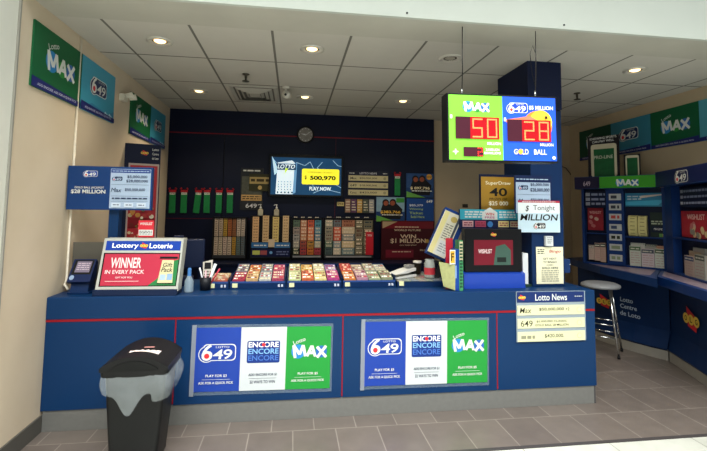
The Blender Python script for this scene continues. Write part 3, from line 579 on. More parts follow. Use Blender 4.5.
f.text('$', -w_*.28, h_*.74, w_*.07, h_*.2, BLACK, .02, shear=.2); f.text('Tonight', w_*.12, h_*.75, w_*.52, h_*.2, mat('#3a3a3a', .5, noise=0), -.005); f.text('MILLION', 0, h_*.47, w_*.88, h_*.2, BLACK, .04, shear=.2); f.flush('lettering'); logo649(f, 0, h_*.2, w_*.3, fg=WHITE, bg=mat('#1c2430', .5, noise=0)); f.flush('emblem')
# column low panel
x0, x1, z0, z1 = RY(537, 247, 564, 284, 3.485); w_, h_ = x1-x0, z1-z0
o, f = poster('notice', ((x0+x1)/2, 3.497, z0), w_, h_, 'cream notice about lottery draws with red stamp on lower column', 'notice', 0, .003, '#ece8c8')
f.text('Bingo', w_*.2, h_*.87, w_*.42, h_*.1, mat('#b83a34', .5, noise=0), .04, shear=.2); f.lines(-w_*.45, -w_*.2, h_*.8, h_*.95, 3, DARK); f.text('GET NEXT', 0, h_*.68, w_*.5, h_*.05, DARK, .02); f.text('TV BINGO', 0, h_*.59, w_*.5, h_*.05, DARK, .02); f.text('GAMES', 0, h_*.51, w_*.25, h_*.03, DARK, .01); f.text('SOLD HERE', 0, h_*.43, w_*.6, h_*.055, DARK, .02); f.lines(-w_*.32, w_*.32, h_*.05, h_*.38, 6, mat('#7c7a68', .5, noise=0), .35); f.flush('lettering')
x0, x1, z0, z1 = RY(545, 236, 552, 246, 3.485); b = MB(); b.box(-.035, .035, -.03, 0, 0, z1-z0, mat('#d4d8d8', .4), .003); o = b.build('switch_box', None, ((x0+x1)/2, 3.499, z0)); tag(o, 'small white switch box above the cream notice on the column', 'switch box')
f = Face(o, -.03); f.lines(-.02, .02, .02, .08, 4, mat('#7d8284', .5, noise=0)); f.flush('label_print')
b = MB(); b.box(0, .06, -.03, .05, 0, .12, mat('#15305e', .4), .006); b.tube([(.055, -.035, .075), (.055, -.028, .075)], .006, CHROME); o = b.build('lock_box', None, (2.337, 3.54, ZT+.11)); tag(o, 'small navy lock box on the right side of the column', 'lock box')

# ------------------------------------------------------------------ hanging jackpot sign
hg = thing('hanging_sign', (1.455, 2.84, 1.9), 'lit double jackpot sign, green and blue with red digits, hanging on wires', 'sign', group=None)
tfy = .009*.0
W = .80; Hh = .455
hg.rotation_euler = (0, -.012, 0)
b = MB(); b.box(-W/2-.012, W/2+.01, 0, .11, -.012, Hh+.012, mat('#15171a', .4), .004); ho = b.build('housing', hg)
f = Face(hg, 0)
E = .62
f.rect(-W/2, -.005, 0, Hh, mat('#7ddc3c', .4, emit=E, noise=.12, nscale=3)); f.flush('green_face')
f.rect(-.005, W/2, 0, Hh, mat('#1a55e0', .4, emit=E, noise=.1, nscale=3)); f.disc(W/2-.14, .25, .11, mat('#f08a28', .4, emit=E)) ; f.disc(W/2-.115, .28, .085, mat('#f2d03a', .4, emit=E)); f.poly([(.02, .29), (.2, .32), (.3, .27), (.02, .27)], mat('#e07a5c', .4, emit=.7)); f.flush('blue_face')
WE = mat('#ffffff', .4, emit=.5, noise=0); RE = mat('#ff3020', .4, emit=1.4, noise=0); DR = mat('#a80c18', .4, emit=.7, noise=.1); DD = mat('#4a1c2c', .4, emit=.15)
logomax(f, -W*.25, Hh*.82, W*.25, e=.8, fg=WE, lotto=False); f.flush('emblem')
logo649(f, W*.13, Hh*.82, W*.2, fg=WE, bg=mat('#1a3fc0', .4, emit=.8, noise=0), e=1); f.flush('emblem')
f.text('$5 MILLION', W*.355, Hh*.83, W*.23, Hh*.07, WE, .05); f.text('MILLION', -.075, .115, .1, .02, WE, .04); f.text('MILLION', W/2-.08, .115, .1, .02, WE, .04)
f.text('G', W*.105, .062, .026, .036, WE, .02); f.text('LD', W*.195, .062, .045, .036, WE, .02); f.text('BALL', W*.335, .062, .095, .036, WE, .02); f.disc(W*.149, .062, .019, mat('#f0a83a', .4, emit=1, noise=0)); f.text('1', W*.4, .31, .02, .02, mat('#403020', .4, noise=0)); f.text('2.0 MILLION', -.09, .072, .1, .018, WE, .03); f.text('MAXMILLIONS', -.09, .048, .12, .018, WE, .03)
f.rect(-W/2+.022, -W/2+.06, .05, .058, WE); f.rect(-W/2+.037, -W/2+.045, .035, .073, WE); f.disc(W/2-.03, .022, .012, WE); f.rect(-W/2+.005, -W/2+.02, .285, .31, WE); f.rect(-.001, .014, .275, .3, WE); f.flush('lettering')
SEG = {'0': 'abcdef', '1': 'bc', '2': 'abged', '5': 'afgcd', '8': 'abcdefg'}
def digits(s, x0, x1, z0, z1, ghost=1):
    f.y = -.008; f.rect(x0, x1, z0, z1, DR if z1-z0 > .08 else DD)
    n = len(s)+ghost; wd = (x1-x0)/n
    if ghost: f.rect(x0, x0+wd*ghost, z0, z1, DD)
    f.flush('digit_window')
    for i, ch in enumerate(s):
        cx = x0+wd*(i+ghost+.5); cz = (z0+z1)/2; hw = wd*.3; hh = (z1-z0)*.4; mbx = f
        segs = {'a': ((-1, 1), (1, 1)), 'b': ((1, 1), (1, 0)), 'c': ((1, 0), (1, -1)), 'd': ((-1, -1), (1, -1)), 'e': ((-1, 0), (-1, -1)), 'f': ((-1, 1), (-1, 0)), 'g': ((-1, 0), (1, 0))}
        done = set()
        for sg_ in SEG[ch]:
            (ax, az), (bx_, bz) = segs[sg_]; nn = 7 if (z1-z0) > .08 else 3
            for k in range(nn):
                t = k/(nn-1) if nn > 1 else 0; px = cx+hw*(ax+(bx_-ax)*t); pz = cz+hh*(az+(bz-az)*t); key = (round(px, 4), round(pz, 4))
                if key in done: continue
                done.add(key); yy = f.y; f.disc(px, pz, (z1-z0)*.042 if nn > 3 else .005, RE if 0 else mat('#ff8a50', .4, emit=1.3, noise=0) if nn > 3 else RE, n=6); f.y = yy
        f.flush('digit')
digits('50', -W/2+.045, -.035, .145, .3); digits('28', .025, W/2-.045, .135, .29, 1); digits('2', -W/2+.1, -W/2+.245, .022, .088, 2)
for x in (-.29, .265):
    b = MB(); b.tube([(x, .03, Hh), (x+.005, .02, Hh+.2), (x, .0, Hh+.49)], .004 if x < 0 else .003, mat('#3c3a38', .4, .5), 8); b.build('hanging_wire', hg)
    b = MB(); b.tube([(x, .03, Hh+.0), (x, .03, Hh+.06)], .006, CHROME, 8); b.build('wire_clamp', hg)
b = MB(); b.tube([(.265, .028, Hh+.1), (.245, .03, Hh+.2), (.235, .03, Hh+.33), (.25, .02, Hh+.39), (.275, .02, Hh+.33), (.28, .03, Hh+.2), (.27, .03, Hh+.06)], .0025, DARK, 6); b.build('power_cable', hg)

# ------------------------------------------------------------------ back wall displays
YW = 6.045
def strip6(px, lab):
    c = U(px, 200, 1, YW); o = thing('ticket_sleeve', (c.x, YW, U(px, 213, 1, YW).z), lab, 'ticket sleeve', group='green ticket sleeves on the back wall')
    b = MB(); b.box(-.04, .04, -.012, 0, 0, .27, mat('#1f7a44', .35, noise=.2, nscale=20), .003); b.build('sleeve', o)
    b = MB(); b.box(-.045, .045, -.018, 0, .275, .31, mat('#a01c28', .4)); b.disc if 0 else None; b.tube([(-.05, -.01, .315), (-.03, -.01, .335)], .01, mat('#a01c28', .4), 6); b.tube([(.05, -.01, .315), (.03, -.01, .335)], .01, mat('#a01c28', .4), 6); b.build('red_clip', o)
    f = Face(o, -.012); f.rect(-.035, .035, .245, .275, mat('#d8dcd4', .4)); f.text('PUSH', 0, .26, .05, .016, DARK, .03); f.flush('white_tag'); return o
s0 = strip6(172.5, 'leftmost of the six green ticket sleeves in a row on the navy wall')
for i, px in enumerate((184, 196.5, 207, 219, 230)):
    c = U(px, 200, 1, YW); o = copy_tree(s0, (c.x, YW, U(px, 213, 1, YW).z), ['second from the left', 'slightly tilted third', 'fourth from the left', 'fifth from the left', 'rightmost'][i]+' of the six green ticket sleeves on the navy wall')
    if i == 1: o.rotation_euler[1] = .09
c = U(397.3, 180, 1, YW); copy_tree(s0, (c.x, YW, U(397.3, 195.5, 1, YW).z), 'single green ticket sleeve between the lotto news board and the couple poster')

o, f, w_, h_ = back((240.5, 168, 263, 210), YW, 'odds_poster', 'tall dark poster with 649 logo left of the television', 'poster', .01, '#24282e')
f.lines(-w_*.4, w_*.4, h_*.9, h_*.97, 1, WHITE, .5); f.rect(-w_*.45, w_*.45, h_*.3, h_*.8, mat('#4c5048', .5, noise=.6, nscale=25)); f.rect(-w_*.45, w_*.45, h_*.22, h_*.36, mat('#b8955a', .5, noise=.3, nscale=30)); f.lines(-w_*.4, w_*.4, h_*.24, h_*.34, 2, DARK); f.text('649', 0, h_*.1, w_*.5, h_*.1, mat('#c8ccd4', .5, noise=0), .03); f.flush('print')
x0, x1, z0, z1 = RY(249, 174, 271, 191, YW-.03); o, f = poster('gold_card', ((x0+x1)/2, YW-.012, z0), x1-x0, z1-z0, 'wide olive and gold card between the dark poster and the television', 'card', 0, .01, '#34341e')
w_, h_ = x1-x0, z1-z0; f.rect(-w_*.48, w_*.48, h_*.42, h_*.82, mat('#a08c54', .5)); f.lines(-w_*.42, w_*.42, h_*.5, h_*.76, 1, mat('#3a3018', .5, noise=0), .6); f.disc(0, h_*.2, h_*.12, mat('#b8a060', .5)); f.flush('print')

tv = thing('television', (0, 0, 0), 'flat television showing lottery ticket and yellow 500,970 prize banner', 'television')
x0, x1, z0, z1 = RY(269, 155, 343, 197, 5.97); tv.location = ((x0+x1)/2, 5.97, z0); w_, h_ = x1-x0, z1-z0
b = MB(); b.box(-w_/2, w_/2, 0, .05, 0, h_, mat('#0a0b0d', .3), .004); b.box(-.2, .2, .05, .078, h_*.3, h_*.7, DARK); b.build('housing', tv)
def em(h, s=.8): return mat(h, .3, emit=s, noise=0)
f = Face(tv, 0); sw, sh = w_*.475, h_*.93
f.rect(-sw, sw, h_*.05, sh, mat('#123a5c', .3, emit=.9, noise=.7, nscale=5)); f.flush('screen')
LW = em('#cfe6f4', .9)
for pts in ([(.45, .9), (.30, .75), (.5, .62), (.9, .45)], [(-.95, .95), (-.8, .8), (-.85, .6)], [(.1, .9), (.2, .72), (.12, .5), (.22, .2)], [(-.3, .88), (-.05, .8), (.1, .9)], [(.75, .95), (.9, .82), (1, .8)], [(.2, .1), (.5, .22), (.98, .12)], [(.6, .5), (.8, .35), (1, .25)]):
    for (a0, b0), (a1, b1) in zip(pts, pts[1:]):
        d = Vector((-(b1-b0), (a1-a0))).normalized()*.004; f.poly([(a0*sw-d.x, b0*sh-d.y), (a0*sw+d.x, b0*sh+d.y), (a1*sw+d.x, b1*sh+d.y), (a1*sw-d.x, b1*sh-d.y)], mat('#8fb8d4', .3, emit=.6, noise=0))
f.flush('lightning_picture')
f.poly([(-sw*.86, h_*.06), (-sw*.38, h_*.06), (-sw*.3, h_*.78), (-sw*.42, h_*.86), (-sw*.82, h_*.8)], em('#cfe2ee')); f.poly([(-sw*.38, h_*.06), (-sw*.3, h_*.1), (-sw*.27, h_*.8), (-sw*.34, h_*.8)], em('#5a8cb4'))
f.poly([(-sw*.98, h_*.95), (-sw*.86, h_*.75), (-sw*.8, h_*.6), (-sw*.9, h_*.5)], em('#b8dcf0')); f.rect(-sw*.84, -sw*.3, h_*.63, h_*.78, em('#1f4468', .5)); f.text('LOTTO', -sw*.57, h_*.71, sw*.48, h_*.1, em('#dff0fa'), .05, shear=.25)
f.poly([(-sw*.6, h_*.68), (-sw*.52, h_*.66), (-sw*.7, h_*.42), (-sw*.62, h_*.55)], em('#b8d83c')); 
for r in range(4):
    for cc in range(5): yy = f.y; f.disc(-sw*.78+cc*sw*.085, h_*(.17+.06*r) , h_*.014, em('#41617c', .3), n=8); f.y = yy
f.y -= .0004
for cc in range(5): yy = f.y; f.disc(-sw*.8+cc*sw*.1, h_*.1, h_*.022, em('#27425a', .3), n=10); f.y = yy
f.y -= .0004; f.flush('ticket_picture')
f.rrect(-sw*.13, sw*.94, h_*.3, h_*.67, .02, em('#e8e02a', .95)); f.text('GUARANTEED JACKPOT', sw*.38, h_*.585, sw*.72, h_*.04, em('#3a3410', .2), .03); f.text('$', -sw*.02, h_*.46, sw*.06, h_*.1, em('#16180c', .1), .05); f.text('500,970', sw*.47, h_*.45, sw*.74, h_*.12, em('#16180c', .1), .1); f.flush('prize_banner')
f.text('PLAY NOW', sw*.4, h_*.2, sw*.62, h_*.09, em('#dff0f4'), .05); f.flush('lettering')

# clock
ck = thing('wall_clock', (U(305.5, 135, 1, YW).x, YW, U(305.5, 135, 1, YW).z), 'round black wall clock on the red line above the television', 'clock')
tfc = Matrix.Rotation(PI/2, 4, 'X')
b = MB(); b.lathe([(0, 0), (.115, 0), (.12, .01), (.12, .035), (.108, .04), (.1, .03)], mat('#0c0c0e', .3), 32); b.v = [tuple(tfc @ Vector(v)) for v in b.v]; b.build('case', ck)
f = Face(ck, -.028); f.disc(0, 0, .103, mat('#86807a', .3, noise=.5, nscale=20), n=32); f.flush('dial')
for k in range(12): a = k*PI/6; f.y = -.029; f.rect(math.sin(a)*.085-.004, math.sin(a)*.085+.004, math.cos(a)*.085-.006, math.cos(a)*.085+.006, WHITE)
f.flush('hour_marks'); f.y = -.031; f.poly([(-.004, -.01), (.004, -.01), (.06, .035), (.055, .04)], WHITE); f.poly([(-.004, .01), (.004, -.01), (-.07, .012)], WHITE); f.flush('hands')

def newsboard():
    o, f, w_, h_ = back((347.5, 171, 388.5, 196), YW, 'news_board', 'dark lotto news panel with four cream strips right of the television', 'board', .012, '#1a2036')
    f.text('LOTTO NEWS', 0, h_*.9, w_*.42, h_*.08, mat('#c8ccd8', .5, noise=0), .03); f.lines(-w_*.46, -w_*.34, h_*.87, h_*.93, 1, WHITE); f.lines(w_*.36, w_*.46, h_*.87, h_*.93, 1, WHITE); f.flush('lettering')
    for i in range(3):
        za = h_*(.6-.285*i); b = MB(); b.box(-w_*.48, w_*.48, -.018, -.012, za, za+h_*.21, mat('#b8b088', .5, noise=.1)); s = b.build('cream_strip', o); g = Face(s, -.018)
        g.text(['Max', '649', 'Keno'][i], -w_*.36, za+h_*.1, w_*.15, h_*.1, DARK, .01); g.text(['$50,000,000', '$28,000,000', '$420,000'][i], w_*.0, za+h_*.1, w_*.42, h_*.08, DARK, .01); g.disc(w_*.4, za+h_*.1, h_*.06, mat('#8f8a68', .5)); g.flush('lettering')
newsboard()
def pix_board(px, name, lab, base='#1a1d24'): return back(px, YW, name, lab, 'display', .012, base)
o, f, w_, h_ = pix_board((344.5, 198.5, 374.5, 213.5), 'ticket_board', 'small board of five upright scratch tickets below the news panel')
for i, c in enumerate(('#8a6a58', '#5a3a5c', '#b08a3c', '#4a5248', '#8c8c90')):
    f.rect(-w_/2+w_*(.02+.197*i), -w_/2+w_*(.19+.197*i), h_*.06, h_*.94, mat(c, .4, noise=.6, nscale=40)); f.lines(-w_/2+w_*(.04+.197*i), -w_/2+w_*(.17+.197*i), h_*.15, h_*.85, 4, mat('#c8c0a8', .5, noise=0), .35); f.flush('ticket')
x0, x1, z0, z1 = RY(337, 202, 344, 206, YW); o, f = poster('shelf_label', ((x0+x1)/2, YW, z0), x1-x0, z1-z0, 'tiny yellow label left of the five ticket board', 'label', 0, .004, '#c8b878'); f.lines(-.04, .04, .01, .045, 2, DARK); f.flush('print')
def couple(px, nm, lab, amt, badge, c0):
    o, f, w_, h_ = back(px, YW, nm, lab, 'poster', .01, '#1c3a6c')
    f.rect(-w_*.49, w_*.49, h_*.4, h_*.99, mat(c0, .4, noise=.3, nscale=15)); f.poly([(-w_*.3, h_*.1), (w_*.35, h_*.1), (w_*.42, h_*.5), (w_*.2, h_*.75), (-.02, h_*.7), (-w_*.25, h_*.8), (-w_*.33, h_*.5)], mat('#14141a', .5))
    sk = mat('#8c4a34', .5); f.disc(-w_*.17, h_*.77, h_*.14, mat('#1a1210', .5)); f.disc(w_*.08, h_*.78, h_*.14, mat('#1a1210', .5)); f.disc(-w_*.16, h_*.74, h_*.1, sk); f.disc(w_*.07, h_*.75, h_*.1, sk); f.flush('couple_picture')
    f.poly([(-w_*.49, 0), (w_*.2, 0), (-w_*.49, h_*.25)], mat('#5a9a3c', .4)); f.text(amt, 0, h_*.38, w_*.7, h_*.13, mat('#e8dcb0' if badge else '#e8b83c', .5, noise=0), .05); f.lines(-w_*.3, w_*.45, h_*.24, h_*.3, 1, WHITE, .6)
    if badge: f.disc(w_*.33, h_*.86, h_*.12, mat('#d89a28', .4)); f.lines(w_*.22, w_*.43, h_*.82, h_*.9, 2, DARK)
    else: f.rect(w_*.2, w_*.48, h_*.78, h_*.96, mat('#3c8a3c', .4))
    f.flush('lettering')
couple((406, 173.5, 433.5, 197.5), 'winner_poster', 'winner poster with yellow badge, upper right corner of the navy wall', '$ 897,796', True, '#2a4a7c')
couple((376, 197, 404.5, 221.5), 'winner_poster', 'winner couple poster with green corner below the lone green sleeve', '$383,766', False, '#7a9ab0')
o, f, w_, h_ = back((406.5, 198.5, 433.5, 222), YW, 'blue_poster', 'plain blue winning ticket poster under the upper right winner poster', 'poster', .01, '#1c468c')
for i, t_ in enumerate(('$85,379', 'Winning', 'Ticket', 'Sold Here')): f.text(t_, -w_*.15+w_*.05*(i == 3), h_*(.7-.16*i), w_*.5, h_*.1, mat(['#d8e0f0', '#a8c870', '#a8c870', '#a8c870'][i], .5, noise=0), .03)
f.text('649', w_*.34, h_*.88, w_*.22, h_*.12, WHITE, .04); f.flush('lettering')
o, f, w_, h_ = back((381, 222.5, 434, 261.5), 5.98, 'million_display', 'maroon win 1 million display board standing behind the ticket case', 'display', .02, '#3c0a14')
o.location[2] = max(o.location[2], .842)
f.rect(-w_*.48, w_*.48, h_*.8, h_*.98, mat('#6a1420', .4)); f.poly([(-w_*.48, h_*.98), (-w_*.2, h_*.98), (-w_*.48, h_*.8)], mat('#a08c6c', .4)); f.flush('top_band')
PB = mat('#cbb49c', .5, noise=0); f.lines(-w_*.25, w_*.2, h_*.82, h_*.86, 1, PB, .6); f.text('WORLD FUTURE', -.01, h_*.76, w_*.5, h_*.05, PB, .04); f.text('WIN', 0, h_*.6, w_*.3, h_*.1, PB, .05); f.text('$1 MILLION', 0, h_*.48, w_*.66, h_*.13, PB, .04); f.text('ON THIS SPOT', 0, h_*.375, w_*.32, h_*.03, PB, .03); f.disc(w_*.36, h_*.48, h_*.05, mat('#b08c3c', .4)); f.flush('lettering')
f.rect(-w_*.42, w_*.1, h_*.06, h_*.26, mat('#6e1a2c', .4)); f.lines(-w_*.3, w_*.05, h_*.18, h_*.24, 1, PB, .4); f.text('30 000', w_*.3, h_*.25, w_*.16, h_*.04, PB, .03); f.flush('lower_panel')

# racks
b = MB(); b.box(-1.15, 2.0, 5.62, 6.045, 0, .815, mat('#0e1a3a', .4)); b.box(-1.17, 2.01, 5.6, 6.045, .815, .84, NAVY); tag(b.build('back_counter'), 'low navy back counter carrying the ticket racks', 'counter')
def rack(px, label, Y=5.93):
    x0, x1, z0, z1 = RY(*px, Y); w_, h_ = x1-x0, z1-z0; z0 = min(z0, 9)
    o = thing('ticket_rack', ((x0+x1)/2, Y, .841), label, 'ticket rack', group='ticket racks on the back counter'); zo = z0-.841
    b = MB(); b.box(-w_/2, w_/2, .03, .1, 0, zo+h_, mat('#15161c', .5)); b.box(-w_/2, w_/2, 0, .03, zo, zo+.035, mat('#33353c', .4)); b.box(-w_/2, -w_/2+.012, 0, .03, zo, zo+h_, DARK); b.box(w_/2-.012, w_/2, 0, .03, zo, zo+h_, DARK); b.box(-w_/2, w_/2, 0, .03, zo+h_-.012, zo+h_, DARK); b.build('frame', o)
    return o, w_, h_, z0
def tick(xc, Y, z, w, h, c, label, group, y=-0.0, rows=6, ink='#54402c', name='ticket_strip'):
    b = MB(); b.box(-w/2, w/2, -.006, .004, 0, h, mat(c, .4, noise=.18, nscale=45)); o = b.build(name, None, (xc, Y, z)); tag(o, label, 'ticket strip', group)
    f = Face(o, -.006, step=.0003); im = mat(ink, .5, noise=0)
    for r in range(rows):
        za = h*(r+.12)/rows; f.y = -.0062
        f.rect(-w*.42, w*.42, za+h*.72/rows, za+h*.8/rows, im); f.lines(-w*.36, w*.36, za+h*.15/rows, za+h*.6/rows, 1, im, .7)
    f.flush('print'); return o
rk, w_, h_, z0 = rack((212, 217, 246.5, 258), 'left ticket rack with two rows of narrow cream and brown strips')
G = 'ticket strips in the left rack'
for r, cs in enumerate((['#c8b8a8', '#c4b8a4', '#ccb8ac', '#c8b8a8', '#b08a30', '#5c7474', '#5a6a74'], ['#b8a898', '#b4a494', '#b09030', '#a05a2c', '#8a5a3c', '#c0b4a8', '#bcb0a4'])):
    for i, c in enumerate(cs):
        tick(rk.location.x-w_/2+.02+(w_-.04)*(i+.5)/7, 5.95, z0+.04+r*(h_-.05)/2, (w_-.04)/7-.012, (h_-.05)/2-.01, c, '%s strip from the left in the %s row of the left rack' % (ordn[i], ('lower', 'upper')[r]), G, rows=8)
rk, w_, h_, z0 = rack((250, 216, 291, 258), 'second ticket rack with four tall cream packs and a blue price rail')
for i in range(4):
    tick(rk.location.x-w_/2+w_*(.13+.245*i), 5.93, z0+h_*.38, w_*.15, h_*(.6+.03*(i % 2)), ['#d8b080', '#d0b284', '#d8c47c', '#d4b88c'][i], '%s tall cream ticket pack from the left in the second rack' % ordn[i], 'tall cream packs in the second rack', rows=9, ink='#8c6a44')
f = Face(rk, -.01); zo = z0-.841; f.rect(-w_*.46, -w_*.06, zo+h_*.24, zo+h_*.37, mat('#2a6aa8', .4)); f.rect(w_*.1, w_*.48, zo+h_*.24, zo+h_*.37, mat('#2a6aa8', .4)); f.lines(-w_*.4, -w_*.1, zo+h_*.27, zo+h_*.33, 1, WHITE); f.lines(w_*.15, w_*.45, zo+h_*.27, zo+h_*.33, 1, WHITE); f.rect(-w_*.05, w_*.1, zo+h_*.26, zo+h_*.45, mat('#c8b8a0', .5, noise=.3)); f.flush('price_rail')
f.rect(-w_*.46, w_*.48, zo+.02, zo+h_*.22, mat('#141c44', .4)); f.rect(-w_*.43, -w_*.25, zo+h_*.08, zo+h_*.18, mat('#b8c060', .5)); f.rect(-w_*.24, -w_*.08, zo+h_*.08, zo+h_*.18, mat('#9c4a50', .5)); f.disc(.01, zo+h_*.13, .02, mat('#6aa0d8', .4)); f.lines(w_*.15, w_*.45, zo+h_*.06, zo+h_*.18, 2, mat('#6470a0', .5, noise=0)); f.flush('lower_panel')
def grid_rack(px, label, cols, which):
    rk, w_, h_, z0 = rack(px, label); xx = rk.location.x-w_/2+.016; tot = sum(c[0] for c in cols)
    for i, (wd, cs) in enumerate(cols):
        ww = (w_-.032)*wd/tot; n = len(cs)
        for j, c in enumerate(cs):
            z = z0+.045+(h_-.07)*(n-1-j)/n
            tick(xx+ww/2, 5.94, z, ww-.012, (h_-.07)/n-.004, c, '%s column from left, %s ticket from top, in %s' % (ordn[i], ordn[j], which), 'scratch tickets in '+which, rows=2, ink=random.choice(['#d8d0b8', '#5a2c24', '#ecd8c0', '#2c3a44']), name='scratch_ticket')
        xx += ww
    f = Face(rk, -.002); zo = z0-.841
    for i in range(len(cols)): f.lines(-w_*.44+w_*.92*i/len(cols), -w_*.44+w_*.92*(i+.5)/len(cols), zo+h_+.004, zo+h_+.016, 1, mat('#c8c0b0', .5, noise=0), .9)
    f.flush('name_tabs'); f.rect(-w_*.45, w_*.45, zo+.008, zo+.03, mat('#8a8c90', .4, noise=.3)); f.flush('price_rail')
grid_rack((291.5, 218, 322.5, 258), 'third ticket rack with grey, orange and blue scratch tickets', [(1, ['#5c7060', '#a09088', '#a8a4a0', '#8c8884', '#2c3a30']), (1, ['#b07050', '#b87858', '#b87048', '#a04a38', '#a83838']), (1, ['#d05a34', '#d46a40', '#d87840', '#c08a30', '#c8742c']), (1, ['#4a8aa0', '#3c7c9c', '#3c708c', '#a8a898', '#a83848'])], 'the third rack')
grid_rack((323.5, 218, 374, 258), 'wide right hand ticket rack with grey, red and black scratch tickets', [(1.1, ['#98988a', '#98907c', '#949080', '#50685c', '#4c5c5c']), (1.1, ['#607078', '#c85034', '#c84a30', '#7c909c', '#c0b8a8']), (1.8, ['#a06a50', '#c0ac90', '#70787c', '#c4b088', '#6c8288']), (1.1, ['#6a6450', '#7c7460', '#6a6650', '#706a58']), (1.3, ['#74705c', '#6a6450', '#78705c', '#64604c'])], 'the wide right rack')
x0, x1, z0, z1 = RY(366, 232, 373.5, 255, 5.9); b = MB(); b.box(-(x1-x0)/2, (x1-x0)/2, -.01, 0, 0, z1-z0, mat('#c01c2c', .4)); o = b.build('red_card', None, ((x0+x1)/2, 5.925, z0)); tag(o, 'tall red card at the right end of the wide ticket rack', 'card'); f = Face(o, -.01); f.text('WIN', 0, (z1-z0)*.85, .06, .03, WHITE, .03); f.flush('lettering')
# sanitiser bottles on second rack
def sani(px, label):
    x0, x1, z0, z1 = RY(px-4, 203, px+4, 216, 5.97)
    o = thing('pump_bottle', ((x0+x1)/2, 5.985, RY(250, 216, 291, 258, 5.93)[3]), label, 'pump bottle', group='pump bottles on the ticket rack')
    b = MB(); b.box(-.035, .035, -.025, .025, 0, .085, mat('#a8a490', .25), .012); b.lathe([(.03, .085), (.012, .1), (.012, .11)], mat('#a8a490', .25), 14); b.build('bottle', o)
    b = MB(); b.lathe([(.014, .105), (.014, .12), (.005, .122), (.005, .15), (.0, .15)], mat('#c8ccd0', .3), 12); b.tube([(0.01, 0, .152), (-.03, 0, .15), (-.035, 0, .14)], .006, mat('#c8ccd0', .3), 8); b.build('pump', o)
sani(260.5, 'left pump bottle on top of the second ticket rack'); sani(276.5, 'right pump bottle on top of the second ticket rack')
# wall vent + sockets
x0, x1, z0, z1 = RY(462.5, 204, 468, 207.5, 6.09); b = MB(); b.box(-.04, .04, -.01, 0, 0, .05, mat('#3a342c', .5)); o = b.build('wall_socket', None, ((x0+x1)/2, 6.099, z0)); tag(o, 'small dark socket on the taupe wall beside the gold poster', 'socket')

# ------------------------------------------------------------------ wall banners
def bann(side, y0, y1, zb, kind, label, c, z_h=.43, dim=1):
    X = XL if side < 0 else XR; w_ = abs(y1-y0); h_ = z_h
    o, f = poster('wall_banner', (X, (y0+y1)/2, zb), w_, h_, label, 'banner', PI/2 if side < 0 else -PI/2, .012, c, 'lottery banners high on the side walls')
    if kind == 'max': logomax(f, .02, h_*.52, w_*.62, discs=True); f.flush('logo')
    elif kind == '649':
        f.poly([(-w_/2, 0), (w_/2, 0), (w_/2, h_*.25), (w_*.3, h_*.12), (-w_*.2, h_*.2)], mat('#2a7ea8', .4)); 
        for k in range(6): f.disc(w_*.5-.03-.03*k, h_*.06+.01*(k % 3), h_*.05, mat('#b8d4e0', .5))
        f.flush('sea_picture'); logo649(f, -.02, h_*.55, w_*.5, bg=mat('#122c5c', .4, noise=0)); f.flush('logo')
    f.poly([(-w_/2, 0), (w_/2, 0), (w_/2, h_*.09), (-w_/2, h_*.16)] if side < 0 else [(-w_/2, 0), (w_/2, 0), (w_/2, h_*.16), (-w_/2, h_*.09)], mat('#242a6c', .4)); f.text('ADD ENCORE. ASK FOR A QUICK PICK', 0, h_*.06, w_*.8, h_*.05, mat('#c8cce0', .5, noise=0), .02); f.flush('slogan_band')
GR, CB = '#17603a', '#3f9cba'
bann(-1, 2.95, 3.585, 2.305, 'max', 'green max banner at the front end of the left wall', GR)
bann(-1, 3.59, 4.22, 2.305, '649', 'pale blue 649 banner joined to the front green banner on the left wall', CB)
bann(-1, 4.63, 5.25, 2.285, 'max', 'green max banner further back on the left wall', GR)
bann(-1, 5.255, 5.83, 2.285, '649', 'pale blue 649 banner nearest the back corner of the left wall', CB)
ZB = U(583, 160.7, 0, 4.19).z
ys = [U(px, 140, 0, 4.19).y for px in (579.5, 611, 651, 700)]
bann(1, ys[0], ys[1], 2.295, 'max', 'dark green banner nearest the back corner of the right wall', '#1a4a38')
bann(1, ys[1]-.005, ys[2], 2.295, '649', 'blue 649 banner behind the phone shaped standee on the right wall', '#2c7c96')
bann(1, ys[2]-.005, ys[3], 2.295, 'max', 'green max banner on the right wall above the display units', '#125a38')
bann(1, ys[3]-.005, ys[3]-.75, 2.295, '649', 'pale blue banner cut off by the right edge of the view', '#4c9cb0')

# emergency lamp on the left wall
q = U(125, 97, 0, XL+.03); el = thing('emergency_light', (XL, q.y, q.z), 'small white twin head emergency light between the left wall banners', 'emergency light', rz=PI/2)
b = MB(); b.box(-.07, .02, -.05, 0, -.05, .02, mat('#d8d4c4', .4), .006); b.build('housing', el)
for dx in (-.04, .05): b = MB(); b.tube([(dx, -.05, .0), (dx+.02, -.11, .02)], .022, mat('#e0dccc', .4), 12, .032); b.build('lamp_head', el)

